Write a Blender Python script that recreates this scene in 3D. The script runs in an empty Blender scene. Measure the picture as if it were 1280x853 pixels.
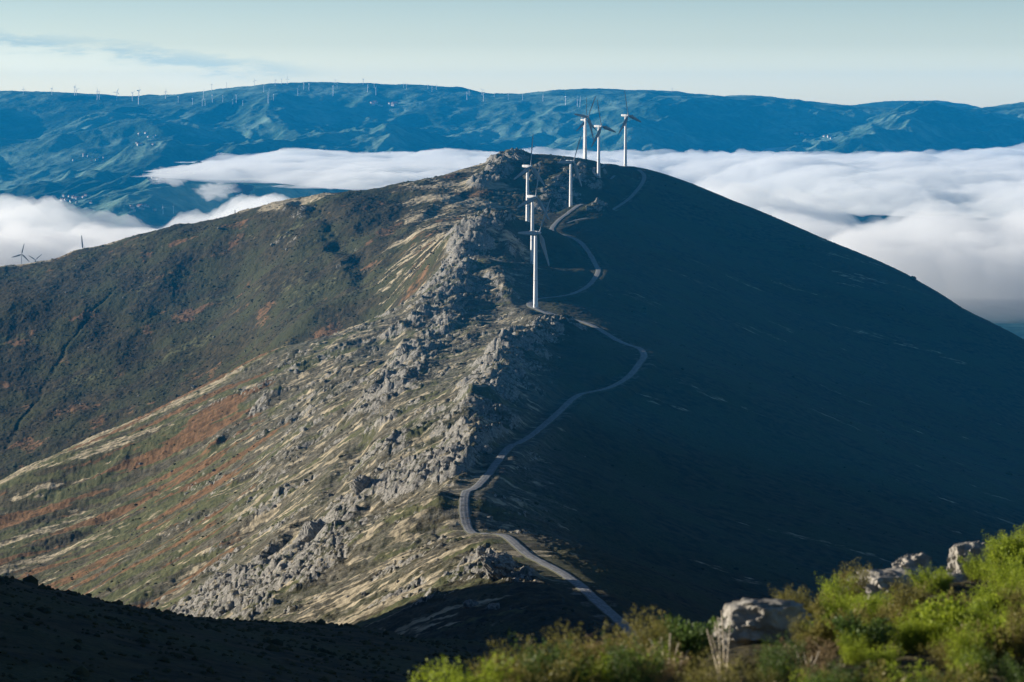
import bpy, bmesh, math, random
import numpy as np
from mathutils import Vector, Matrix, Euler

random.seed(7)
rng = np.random.default_rng(11)
scene = bpy.context.scene
COL = scene.collection
R = math.radians
F = 3556.0                       # focal length of the lens in photo pixels (100 mm on 36 mm)
PITCH = math.atan((426.5 - 136.0) / F)
CP, SP = math.cos(PITCH), math.sin(PITCH)
SUN_EL, SUN_PHI = R(11.5), R(15)  # low sun on the left, slightly beyond the ridge
SUN = Vector((-math.cos(SUN_EL) * math.cos(SUN_PHI), math.cos(SUN_EL) * math.sin(SUN_PHI), math.sin(SUN_EL)))

# ------------------------------------------------------------------ survey: bearings to places
def P(u, v, d):
    a, b = (u - 640.0) / F, (v - 426.5) / F
    dy, dz = CP - b * SP, -SP - b * CP
    return (a * d / dy, d, dz * d / dy)

# ------------------------------------------------------------------ noise
def _hash(ix, iy, seed):
    h = (ix.astype(np.int64) * 374761393 + iy.astype(np.int64) * 668265263 + seed * 1442695041) & 0xFFFFFFFF
    h = ((h ^ (h >> 13)) * 1274126177) & 0xFFFFFFFF
    return (h ^ (h >> 16)) & 0xFFFF

_ANG = np.arange(65536) * (2 * np.pi / 65536)
_GX, _GY = np.cos(_ANG).astype(np.float32), np.sin(_ANG).astype(np.float32)

def perlin(x, y, seed=0):
    x = np.asarray(x, np.float64); y = np.asarray(y, np.float64)
    fx, fy = np.floor(x), np.floor(y)
    ix, iy = fx.astype(np.int64), fy.astype(np.int64)
    tx, ty = (x - fx).astype(np.float32), (y - fy).astype(np.float32)
    def g(ax, ay, dx, dy):
        h = _hash(ax, ay, seed)
        return _GX[h] * dx + _GY[h] * dy
    a = g(ix, iy, tx, ty); b = g(ix + 1, iy, tx - 1, ty)
    c = g(ix, iy + 1, tx, ty - 1); d = g(ix + 1, iy + 1, tx - 1, ty - 1)
    sx = tx * tx * tx * (tx * (tx * 6 - 15) + 10); sy = ty * ty * ty * (ty * (ty * 6 - 15) + 10)
    ab = a + sx * (b - a); cd = c + sx * (d - c)
    return (ab + sy * (cd - ab)) * 1.41

def fbm(x, y, oct=4, seed=0, gain=0.5, lac=2.03):
    s = 0; a = 1.0; n = 0.0; f = 1.0
    for i in range(oct):
        s = s + a * perlin(x * f + 13.7 * i, y * f - 7.1 * i, seed + i); n += a; a *= gain; f *= lac
    return s / n

def ridged(x, y, oct=4, seed=0, gain=0.5, lac=2.07):
    s = 0; a = 1.0; n = 0.0; f = 1.0; w = 1.0
    for i in range(oct):
        r = 1 - np.abs(perlin(x * f + 3.3 * i, y * f + 9.1 * i, seed + i)); r = r * r
        s = s + a * r * w; w = np.clip(r * 1.6, 0, 1); n += a; a *= gain; f *= lac
    return s / n

def billow(x, y, oct=4, seed=0, gain=0.5, lac=2.1):
    s = 0; a = 1.0; n = 0.0; f = 1.0
    for i in range(oct):
        s = s + a * np.abs(perlin(x * f + 3.3 * i, y * f + 9.1 * i, seed + i)); n += a; a *= gain; f *= lac
    return s / n

def sstep(a, b, x):
    t = np.clip((x - a) / (b - a), 0, 1)
    return t * t * (3 - 2 * t)

class RBF:
    def __init__(self, pts, scale, lam=0.0):
        p = np.array(pts, float); self.s = scale
        self.c = p[:, :2] / scale; z = p[:, 2]; n = len(p)
        K = self.k(self.c[:, None] - self.c[None]); K[np.arange(n), np.arange(n)] += lam
        Q = np.hstack([np.ones((n, 1)), self.c])
        A = np.block([[K, Q], [Q.T, np.zeros((3, 3))]])
        self.w = np.linalg.lstsq(A, np.concatenate([z, np.zeros(3)]), rcond=None)[0]
    @staticmethod
    def k(d):
        r2 = (d * d).sum(-1)
        return 0.5 * r2 * np.log(r2 + 1e-12)
    def __call__(self, x, y):
        q = np.stack([np.asarray(x).ravel() / self.s, np.asarray(y).ravel() / self.s], -1)
        out = np.empty(len(q))
        for i in range(0, len(q), 40000):
            c = q[i:i + 40000]
            out[i:i + 40000] = self.k(c[:, None] - self.c[None]) @ self.w[:-3] + self.w[-3] + c @ self.w[-2:]
        return out.reshape(np.shape(x))

class GridFn:
    """a function sampled on a regular grid, read back smoothly"""
    def __init__(self, fn, x0, x1, y0, y1, h):
        self.x0, self.y0, self.h = x0, y0, h
        xs = np.arange(x0, x1 + h, h); ys = np.arange(y0, y1 + h, h)
        X, Y = np.meshgrid(xs, ys); self.v = fn(X, Y)
        self.nx, self.ny = len(xs), len(ys)
    def __call__(self, x, y):
        u = (np.asarray(x, float) - self.x0) / self.h; v = (np.asarray(y, float) - self.y0) / self.h
        cu = np.clip(u, 1, self.nx - 3.001); cv = np.clip(v, 1, self.ny - 3.001)
        out = np.hypot(u - cu, v - cv) * self.h
        i, j = cu.astype(int), cv.astype(int); s, t = cu - i, cv - j
        def w(t): return (-.5*t+t*t-.5*t**3, 1-2.5*t*t+1.5*t**3, .5*t+2*t*t-1.5*t**3, -.5*t*t+.5*t**3)
        ws, wt = w(s), w(t); r = 0
        for a in range(4):
            for b in range(4):
                r = r + ws[a] * wt[b] * self.v[j + b - 1, i + a - 1]
        return r - 0.3 * np.clip(out, 0, 400)

# ------------------------------------------------------------------ the wind farm's survey
HUB = 60.0
# tower bearing u, hub bearing v, distance, scale, blade phase
TURB = [(669.5, 291, 2246, 32), (665.5, 246, 2510, 14), (659.5, 208, 2670, 8), (713.5, 202, 2963, 29),
        (748.5, 158, 3138, -17), (732, 146, 3390, 36), (782, 144.5, 3360, -15), (730.5, 150, 3950, 0)]
TB = []
for u, v, d, ph in TURB:
    x, y, z = P(u, v, d); TB.append((x, y, z - HUB))

# ------------------------------------------------------------------ main hill control points
C = list(TB)
C += [P(*c) for c in [
    (640,196,3300),(700,206,3400),(800,210,3400),(600,210,3280),(560,225,3260),(500,236,3230),(430,241,3200),(375,250,3150),
    (300,266,3250),(230,285,3300),(150,305,3300),(60,325,3300),(0,336,3300),(-150,375,3300),
    (605,273,2560),(695,403,2080),(655,430,1920),(625,472,1750),(600,514,1640),(580,562,1530),(568,625,1352),(600,673,1215),(640,735,1075),(900,560,1750),(800,600,1600),(750,680,1400),(800,720,1300),(880,300,3050),(950,360,2850),(850,225,3350),
    (610,330,2420),(640,392,2250),
    (795,795,1000),(700,715,1120),(650,687,1190),(600,668,1290),(581,650,1340),(615,600,1450),(665,545,1600),(722,492,1760),(785,475,1830),
    (806,445,1920),(780,430,2020),(720,370,2330),(748,335,2480),(735,312,2580),(690,287,2750),(730,262,2950),(795,238,3150),(800,216,3310),
    (1000,650,1600),(1280,600,2150),(1000,500,2230),(900,750,1270),(961,270,3300),(1050,307,3250),(1140,347,3150),(1206,387,3050),(1280,427,2950),
    (900,400,2500),(1100,450,2650),(1280,690,1740),
    (0,605,2200),(125,548,2230),(250,490,2250),(350,432,2280),(440,380,2330),
    (100,450,2960),(100,540,2770),(300,350,3025),(300,440,2815),(0,590,2721),(455,335,2700),(480,300,2850),(520,270,3000),(430,300,2900),(400,290,2980),
    (410,370,2650),(520,330,2600),(560,300,2650),(600,240,3050),
    (500,450,2080),(400,500,2050),(300,600,1900),(400,600,1720),(500,600,1530),(200,650,1950),(100,650,2080),(0,700,2020),(150,740,1720),
    (300,700,1620),(400,700,1430),(500,680,1330),(450,762,1200),
    (0,735,700),(250,775,715),(480,790,740),(560,800,850),(650,850,760)]]
C += [(330,3600,-230),(600,3200,-350),(750,2700,-400),(950,2200,-450),(250,3900,-200),(-100,4000,-190),(1000,3300,-520),
      (1500,2500,-700),(1500,1200,-560),(1500,4500,-760),(0,4700,-480),(-700,4800,-480),(300,4600,-520),(600,1200,-330),(1000,600,-420),
      (-250,2500,-290),(-400,2500,-370),(-130,2520,-200),(-200,1300,-265),(-400,1500,-350),(-600,1800,-430),(-600,2200,-430),(-800,2600,-430),
      (-1000,3300,-320),(-690,4000,-240),(-480,4000,-215),(-360,4000,-200),
      (0,250,-75),(-45,250,-68),(100,500,-125),(250,700,-190),(0,500,-112),(-55,500,-101),(-81,450,-91),(-150,850,-180),(-80,950,-207),(-20,950,-190),
      (-200,1000,-232),(-250,600,-46),(-126,250,-30),(-300,250,40),(-300,0,20),(300,250,-110),(400,0,-60),(0,-200,20),(0,100,-45),(-20,100,-42),(30,100,-48),
      (-400,500,24),(-400,750,0),(-400,900,-18),(-430,1060,-55),(-600,700,70),(-600,1000,-10),(-600,1200,-110),(-900,600,120),(-900,1100,-120),  # unseen hill left of the frame, raised to shade the near spur
      (-900,1500,-380),(-1400,2000,-560),(-1400,3000,-560),(-1400,800,0),(-1500,4500,-600)]
for u, v, d in [(430,241,3200),(375,250,3150),(300,266,3250),(230,285,3300),(150,305,3300),(60,325,3300),(0,336,3300),(-150,375,3300)]:
    x, y, z = P(u, v, d + 200); C.append((x, y, z - 34))
for u, v, d in [(961,270,3300),(1050,307,3250),(1140,347,3150),(1206,387,3050),(1280,427,2950)]:
    x, y, z = P(u, v, d + 170); C.append((x + 50, y, z - 60))
C += [(110,1120,-218),(70,1000,-204),(-420,1190,-85),(-420,1300,-235),(-330,1300,-272),(-300,1150,-205)]  # unseen left spur added, hidden right ground steepened, to shade the saddle
_rbf = RBF(C, 500.0, 1e-4)
BASE = GridFn(_rbf, -1700, 1700, -260, 4900, 14.0)

def near_edge(x):
    return np.clip(15.5 + 2.7 * x, 7, 48)

def near_ground(x, y):
    ye = near_edge(x) + 1.2 * perlin(x * 0.35, y * 0.1, 90)
    z = -1.78 - 0.102 * np.clip(y, -20, None)
    over = np.clip(y - ye, 0, None)
    z = z - 0.62 * over * over / (over + 3.0)
    return z + 0.10 * fbm(x * 0.5, y * 0.5, 4, 91)

def hill_base(x, y):
    r = np.hypot(x, y)
    w = sstep(45, 190, r)
    return near_ground(x, y) * (1 - w) + BASE(x, y) * w

def sight(u, v, fn, d0, d1, n=1500, back=0.0):
    """follow one bearing until it meets the ground"""
    d = np.exp(np.linspace(math.log(d0), math.log(d1), n))
    a, b = (u - 640.0) / F, (v - 426.5) / F
    dy, dz = CP - b * SP, -SP - b * CP
    x, z = a * d / dy, dz * d / dy
    g = fn(x, d) - z
    k = np.argmax(g > 0)
    if g[k] <= 0:
        k = int(np.argmax(g)); return (x[k], d[k], float(fn(x[k:k+1], d[k:k+1])[0]))
    k = max(k, 1); t = g[k - 1] / (g[k - 1] - g[k] + 1e-9)
    dd = d[k - 1] + t * (d[k] - d[k - 1])
    xx = a * dd / dy
    return (xx, dd, float(fn(np.array([xx]), np.array([dd]))[0]))

def hill_pt(u, v, d0=900):
    return sight(u, v, hill_base, d0, 4400)

def dense(pts, step=4.0):
    """smooth a polyline and resample it"""
    p = np.array(pts, float)
    n = len(p); out = []
    ext = np.vstack([2 * p[0] - p[1], p, 2 * p[-1] - p[-2]])
    for i in range(n - 1):
        p0, p1, p2, p3 = ext[i], ext[i + 1], ext[i + 2], ext[i + 3]
        m = max(2, int(np.linalg.norm(p2[:2] - p1[:2]) / step))
        for t in np.arange(m) / m:
            out.append(0.5 * ((2 * p1) + (-p0 + p2) * t + (2*p0 - 5*p1 + 4*p2 - p3) * t * t + (-p0 + 3*p1 - 3*p2 + p3) * t**3))
    out.append(p[-1])
    return np.array(out)

# tracks (bearings + distances), width
TRACK = dense([P(*c) for c in [(850,845,900),(795,795,1000),(745,752,1060),(700,715,1120),(650,687,1190),(612,671,1270),(592,664,1305),(581,650,1340),(583,635,1372),(596,615,1415),
    (617,594,1460),(640,566,1530),(668,543,1605),(700,518,1680),(718,498,1735),(730,490,1765),(760,483,1800),(785,474,1840),(799,459,1885),(805,446,1920),
    (797,437,1970),(770,428,2025),(735,415,2090),(700,400,2160),(672,389,2230),(662,383,2262),(668,378,2290),(690,376,2310),(715,370,2335),(738,355,2390),(748,337,2470),
    (744,322,2530),(730,309,2590),(708,297,2660),(690,288,2740),(700,276,2840),(728,264,2935),(765,253,3050),(790,243,3120),(803,230,3200),(805,220,3280),(798,213,3340)]], 3.0)
SPURS = [dense([hill_pt(*c) for c in q], 3.0) for q in [
    [(612,331),(640,332),(664,331)], [(686,287),(700,281),(718,275),(735,272)],
    [(690,286),(712,278)], [(748,228),(762,227),(768,222)], [(748,228),(742,220),(752,210),(762,205)], [(672,389),(690,394),(706,400)]]]
PADS = []

# rock bands on the hill: polylines of bearings, half width in metres, strength
BANDS = [([(602,275),(585,300),(570,340),(555,380),(530,430),(505,470),(480,510)], 26, 1.0),
         ([(690,410),(660,430),(640,450),(622,480),(604,515),(592,570),(568,600)], 20, 0.95),
         ([(585,590),(540,600),(470,615),(440,640),(400,680),(370,720),(330,750),(270,745)], 30, 1.0),
         ([(455,420),(430,470),(400,520),(360,570),(320,640)], 22, 0.6),
         ([(640,197),(620,214),(604,230)], 18, 1.0),
         ([(735,215),(700,240),(690,262),(715,262),(740,262)], 24, 0.9),
         ([(375,252),(385,280),(405,288),(372,290),(430,300),(450,312)], 18, 0.5),
         ([(612,690),(628,705),(640,722)], 16, 1.0),
         ([(640,300),(650,340),(620,360),(600,390),(575,440)], 16, 0.6),
         ([(545,520),(510,560),(480,590)], 18, 0.7),
         ([(160,570),(120,590),(80,612)], 8, 0.45),
         ([(340,500),(300,530),(270,560)], 10, 0.7),
         ([(240,640),(200,670),(170,700)], 8, 0.4),
         ([(480,745),(520,742),(560,748)], 10, 0.8),
         ([(700,205),(680,212),(668,230)], 10, 0.8)]
BANDS = [(dense([hill_pt(*q) for q in pts], 6.0), w, s) for pts, w, s in BANDS]
# gullies: polyline, half width, depth
GULLY = [([(640,215),(610,228),(580,245),(545,268),(500,295),(460,330)], 9, 3.0),
         ([(508,240),(500,262),(480,290),(462,312)], 10, 1.8),
         ([(380,252),(400,268),(430,288),(452,310),(458,335)], 12, 5.0),
         ([(425,285),(446,314),(452,340),(448,380)], 58, 20.0),
         ([(150,362),(110,395),(75,450),(40,505),(5,560)], 3.0, 1.6),
         ([(500,480),(470,500),(455,520)], 7, 4.0),
         ([(0,720),(60,690),(140,650),(200,615)], 18, 4.5),
         ([(100,740),(180,690),(260,640),(320,590)], 18, 4.5),
         ([(10,650),(60,620),(110,590)], 14, 3.0),
         ([(190,745),(260,700),(330,650)], 12, 6.0),
         ([(450,560),(420,610),(380,650),(340,700)], 10, 6.0)]
GULLY = [(dense([hill_pt(*q) for q in pts], 5.0), w, s) for pts, w, s in GULLY]

# ------------------------------------------------------------------ the hillside mesh (a fan of bearings and distances)
def axis(*segs):
    out = []
    for a, b, n in segs: out.append(np.linspace(a, b, n, endpoint=False))
    return np.concatenate(out)
AZ = np.radians(axis((-85, -30, 46), (-30, -14, 44), (-14, -11.2, 40), (-11.2, 11.2, 1150), (11.2, 14, 40), (14, 30, 40), (30, 72, 30)))
LR = axis((math.log(1.4), math.log(70), 150), (math.log(70), math.log(950), 230), (math.log(950), math.log(2700), 800), (math.log(2700), math.log(3450), 330), (math.log(3450), math.log(4600), 110))
RR = np.exp(LR)
A2, R2 = np.meshgrid(AZ, RR)
X, Y = (np.sin(A2) * R2), (np.cos(A2) * R2)
Z = hill_base(X, Y)

def influence(poly, width, X, Y, extra=None):
    """0..1 nearness of every ground vertex to a polyline (1 on it), and the height of its nearest point"""
    best = np.full(X.shape, 1e9, np.float32); hz = np.zeros(X.shape, np.float32)
    for p in poly:
        r, a = math.hypot(p[0], p[1]), math.atan2(p[0], p[1])
        r0, r1 = np.searchsorted(RR, [r - width, r + width]); da = width / max(r, 1)
        c0, c1 = np.searchsorted(AZ, [a - da, a + da])
        if r0 >= r1 or c0 >= c1: continue
        sl = (slice(r0, r1), slice(c0, c1))
        d = np.hypot(X[sl] - p[0], Y[sl] - p[1]).astype(np.float32)
        m = d < best[sl]
        best[sl] = np.where(m, d, best[sl]); hz[sl] = np.where(m, p[2], hz[sl])
    return best, hz

far_w = sstep(300, 900, R2)
# broad swell
Z += far_w * (4.0 * fbm(X / 210, Y / 210, 4, 1))
# ribs and gullies running down the sunny flank (roughly along x)
left = sstep(30, -80, X) * sstep(900, 1200, Y) * sstep(2500, 2200, Y)
wx, wy = X + 40 * perlin(X / 160, Y / 160, 5), Y + 22 * perlin(X / 130, Y / 130, 6)
Z += left * 6.0 * (ridged(wx / 330 + wy / 900, wy / 78, 4, 8) - 0.45)
# sharp crest above the track
_cr = dense([hill_pt(*c) for c in [(640,300),(612,330),(640,385),(668,405),(690,407),(668,426),(640,446),(618,480),(598,516),(580,566),(566,620)]], 5.0)
cd_, _ = influence(_cr, 60, X + 8 * perlin(X / 40, Y / 40, 21), Y + 8 * perlin(X / 40, Y / 40, 22))
Z += 6.0 * np.exp(-(cd_ / 11.0) ** 2) * (0.8 + 0.7 * fbm(X / 45, Y / 45, 2, 23)) * sstep(1330, 1480, Y)
# rock masks
rock = np.zeros(X.shape, np.float32)
wobx, woby = X + 14 * perlin(X / 38, Y / 38, 31), Y + 14 * perlin(X / 38, Y / 38, 32)
for poly, w, s in BANDS:
    d, _ = influence(poly, w * 2.2, wobx, woby)
    rock = np.maximum(rock, s * sstep(1.9, 0.35, d / w).astype(np.float32))
band = rock ** 2 * sstep(1340, 1420, Y).astype(np.float32)
# scattered crags over the upper flank
crag = sstep(0.10, 0.36, fbm(wx / 95, wy / 38, 4, 40)) * sstep(-330, -120, X) * sstep(60, 0, X) * sstep(1150, 1300, Y) * sstep(2700, 2450, Y)
upper_flank = sstep(-330, -150, wx) * sstep(40, 0, X) * sstep(1120, 1260, Y) * sstep(2560, 2400, Y)
rock = np.maximum(rock * 0.9, 0.75 * crag.astype(np.float32))
rock = np.maximum(rock, (0.72 * upper_flank * sstep(-0.16, 0.30, fbm(X / 48 + 3, Y / 30, 4, 47))).astype(np.float32))
rock *= sstep(-0.30, 0.22, fbm(X / 30, Y / 20, 4, 44) + 0.8 * rock - 0.42)
# gullies
for poly, w, s in GULLY:
    d, _ = influence(poly, w * 1.8, X + 6 * perlin(X / 30, Y / 30, 51), Y + 6 * perlin(X / 30, Y / 30, 52))
    Z -= s * sstep(1.6, 0.0, d / w)
# crags: blades of rock leaning down the slope
ox, oy = X + 5 * perlin(X / 12, Y / 12, 57), Y + 5 * perlin(X / 12, Y / 12, 58)
rr1 = ridged(ox / 40 + oy / 60, oy / 15 - ox / 90, 5, 60, 0.58)
rr2 = ridged(ox / 7.5, oy / 5.0, 3, 66, 0.6)
big = sstep(0.0, 0.5, fbm(X / 70, Y / 40, 3, 63))
# strata: broken ledges that step down towards the sunny side, cut by joints
kk = (oy * 0.86 + ox * 0.5) / 13.0 + 1.1 * fbm(X / 34, Y / 34, 3, 64)
saw = kk - np.floor(kk); led = np.where(saw < .82, saw / .82, (1 - saw) / .18)
jj = (ox * 0.8 - oy * 0.35) / 9.0 + 1.3 * fbm(X / 22, Y / 22, 3, 65)
sj = np.abs(jj - np.floor(jj) - .5) * 2
led = led * (0.55 + 0.45 * perlin(np.floor(kk) * 7.7 + X / 28, Y / 18, 67))
Z += rock * 15.0 * big * (ridged(X / 85 + 2, Y / 60, 3, 68) - .5)
Z += rock * ((5.0 + 7.0 * big) * (rr1 - 0.36) + 5.5 * (led - .45) * (0.4 + .9 * big) - 1.6 * sstep(.25, 0, sj) + 1.5 * (rr2 - 0.4))
Z += band * (5.0 + 8.0 * (ridged(X / 46, Y / 30, 3, 69) - .4))
# fine bumps of heath and tussocks
bump = fbm(X / 7.0, Y / 7.0, 3, 70)
heath = far_w * (1 - 0.5 * rock) * (1 - 0.6 * sstep(10, 90, X))
Z += heath * (0.9 * bump + 0.55 * perlin(X / 2.6, Y / 2.6, 75))
Z += sstep(60, 160, R2) * (1 - far_w) * 1.2 * fbm(X / 9, Y / 9, 4, 77)
# left hill: hummocks
lh = sstep(2350, 2600, Y) * sstep(60, -60, X)
Z += lh * (2.2 * fbm(X / 26, Y / 26, 4, 80) + 11.0 * fbm(X / 120, Y / 170, 3, 84))
# right slope: faint terraces of sheep tracks
rs = sstep(0, 120, X) * sstep(1000, 1300, Y)
Z += rs * 0.8 * fbm(X / 60, Y / 14, 3, 86)
# tracks and pads bench the ground
trackmask = np.zeros(X.shape, np.float32)
def bench(poly, half, soft):
    global Z, rock, trackmask
    d, h = influence(poly, soft, X, Y)
    w = sstep(soft, half, d)
    Z = Z * (1 - w) + h * w
    rock = rock * (1 - w)
    trackmask = np.maximum(trackmask, sstep(half + 5, half, d).astype(np.float32))
# heights of the track follow the finished ground, smoothed
def settle(poly):
    g = GROUND0(poly[:, 0], poly[:, 1])
    k = np.ones(15) / 15
    poly[:, 2] = np.convolve(np.pad(g, 7, mode='edge'), k, mode='valid')
    return poly
class FanFn:
    def __init__(self, Z): self.Z = Z
    def __call__(self, x, y):
        x, y = np.asarray(x, float), np.asarray(y, float)
        r, a = np.hypot(x, y), np.arctan2(x, y)
        fi = np.interp(r, RR, np.arange(len(RR))); fj = np.interp(a, AZ, np.arange(len(AZ)))
        i = np.clip(fi.astype(int), 0, len(RR) - 2); j = np.clip(fj.astype(int), 0, len(AZ) - 2)
        s, t = fi - i, fj - j; Z = self.Z
        return (Z[i, j] * (1-s) * (1-t) + Z[i+1, j] * s * (1-t) + Z[i, j+1] * (1-s) * t + Z[i+1, j+1] * s * t)
GROUND0 = FanFn(Z)
TRACK = settle(TRACK); SPURS = [settle(s) for s in SPURS]
for s in SPURS: bench(s, 4.0, 13.0)
for (x, y, z) in TB[:7]:
    bench(np.array([[x, y, float(GROUND0(np.array([x]), np.array([y]))[0])]]), 7.0, 20.0)
bench(TRACK, 5.5, 15.0)
GROUND = FanFn(Z)
# bare rock shows where the crags are steep, turf holds on their ledges
gr_ = np.gradient(Z, axis=0) / np.gradient(R2, axis=0); ga_ = np.gradient(Z, axis=1) / (R2 * np.gradient(A2, axis=1))
slope = np.hypot(gr_, ga_)
rock = np.clip(rock * (0.30 + 0.95 * sstep(0.45, 1.05, slope)) , 0, 1)

# ---- what grows where (masks that stay with the ground)
N1 = fbm(wx / 120, wy / 34, 4, 100)
N2 = fbm(X / 55, Y / 55, 4, 110)
N3 = fbm(wx / 150, wy / 26, 4, 120)
mott = fbm(X / 20 + Y / 70, Y / 9, 5, 106, .62)
N1 = N1 * (1 - .72 * upper_flank) + .72 * upper_flank * mott
straw = (0.95 - .12 * upper_flank) * sstep(-0.10, 0.32, N1 + 0.42 * fbm(X / 16, Y / 7, 4, 105))
sunny = sstep(60, -20, X) * sstep(900, 1150, Y)
strip = sstep(2430, 2330, Y) * sstep(-40, -150, X)          # lower sunny flank: strips of bracken and grass
lower = sstep(-110, -230, X) * sstep(2420, 2330, Y) * sstep(1100, 1300, Y)
bracken = (0.85 + .15 * lower) * sstep(0.06, 0.32, 0.03 * lower + N3 + 0.14 * lower - 0.13 + (0.34 - .2 * lower) * fbm(X / 18, Y / 10, 3, 122)) * np.clip(lower + 0.12, 0, 1) * sunny
bracken = np.maximum(bracken, sstep(0.02, 0.50, N2 + 0.3 * fbm(X / 22, Y / 22, 3, 112)) * lh * 0.62)
low_soft = lower * .38
green = sstep(-0.08, 0.36, fbm(wx / 90, wy / 26, 4, 130) + 0.1 * lower + .25 * fbm(X / 14, Y / 9, 3, 131)) * sunny * (1 - 0.82 * lh) * (1 - .35 * upper_flank)
# the pale crest line of the spur and of the left ridge
spur_d, _ = influence(dense([P(*c) for c in [(0,605,2200),(125,548,2230),(250,490,2250),(350,432,2280),(440,382,2330)]], 8), 40, X, Y)
spur = sstep(30, 4, spur_d + 8 * perlin(X / 20, Y / 20, 140))
upper = lh * sstep(-170, -60, X)                             # straw-coloured saddle under the summit
straw = np.clip(np.maximum(np.maximum(straw * sunny * (1 - 0.75 * lh), spur * 0.95), upper * (0.42 + 0.8 * straw)) - 0.9 * bracken * (1 - spur * 0.5), 0, 1)
ridge_top, _ = influence(dense([P(*c) for c in [(-60,350,3300),(0,336,3300),(60,325,3300),(150,305,3300),(230,285,3300),(300,266,3250),(375,250,3150),(430,241,3200),(500,236,3230),(560,225,3260)]], 8), 60, X, Y)
straw = np.maximum(straw, 0.8 * sstep(36, 6, ridge_top + 14 * perlin(X / 25, Y / 25, 141)))
shade_grass = rs * sstep(0.12, 0.42, fbm(X / 150, Y / 45, 4, 150)) * 0.38
olive = lh * sstep(-.1, .5, fbm(X / 90, Y / 60, 4, 152) + .3 * fbm(X / 12, Y / 12, 3, 153)) * .5
green = np.maximum(green, olive)
straw = np.maximum(straw * (1 - low_soft * (1 - spur)), shade_grass)
green = np.clip(green + .25 * lower * (1 - bracken) + .5 * spur, 0, 1); straw = straw * (1 - .3 * spur)

def link(o, parent=None):
    COL.objects.link(o)
    if parent is not None: o.parent = parent
    return o

def prop(o, label=None, cat=None, group=None, kind=None):
    for k, v in (('label', label), ('category', cat), ('group', group), ('kind', kind)):
        if v: o[k] = v
    return o

def grid_mesh(name, X, Y, Z, mat, attrs=None, smooth=True, keep=None):
    nr, nc = X.shape
    co = np.stack([X, Y, Z], -1).reshape(-1, 3).astype(np.float32)
    idx = np.arange(nr * nc).reshape(nr, nc)
    q = np.stack([idx[:-1, :-1], idx[:-1, 1:], idx[1:, 1:], idx[1:, :-1]], -1).reshape(-1, 4)
    return raw_mesh(name, co, q, mat, attrs, smooth)

def raw_mesh(name, co, faces, mat, attrs=None, smooth=False, parent=None):
    co = np.ascontiguousarray(co, np.float32); faces = np.ascontiguousarray(faces, np.int32)
    k = faces.shape[1]
    me = bpy.data.meshes.new(name)
    me.vertices.add(len(co)); me.vertices.foreach_set('co', co.ravel())
    me.loops.add(faces.size); me.loops.foreach_set('vertex_index', faces.ravel())
    me.polygons.add(len(faces)); me.polygons.foreach_set('loop_start', np.arange(0, faces.size, k, dtype=np.int32))
    me.polygons.foreach_set('use_smooth', np.full(len(faces), smooth))
    if attrs:
        for n, v in attrs.items():
            a = me.attributes.new(n, 'FLOAT', 'POINT'); a.data.foreach_set('value', np.ascontiguousarray(v, np.float32).ravel())
    me.update(calc_edges=True); me.validate()
    if mat: me.materials.append(mat)
    return link(bpy.data.objects.new(name, me), parent)

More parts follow.
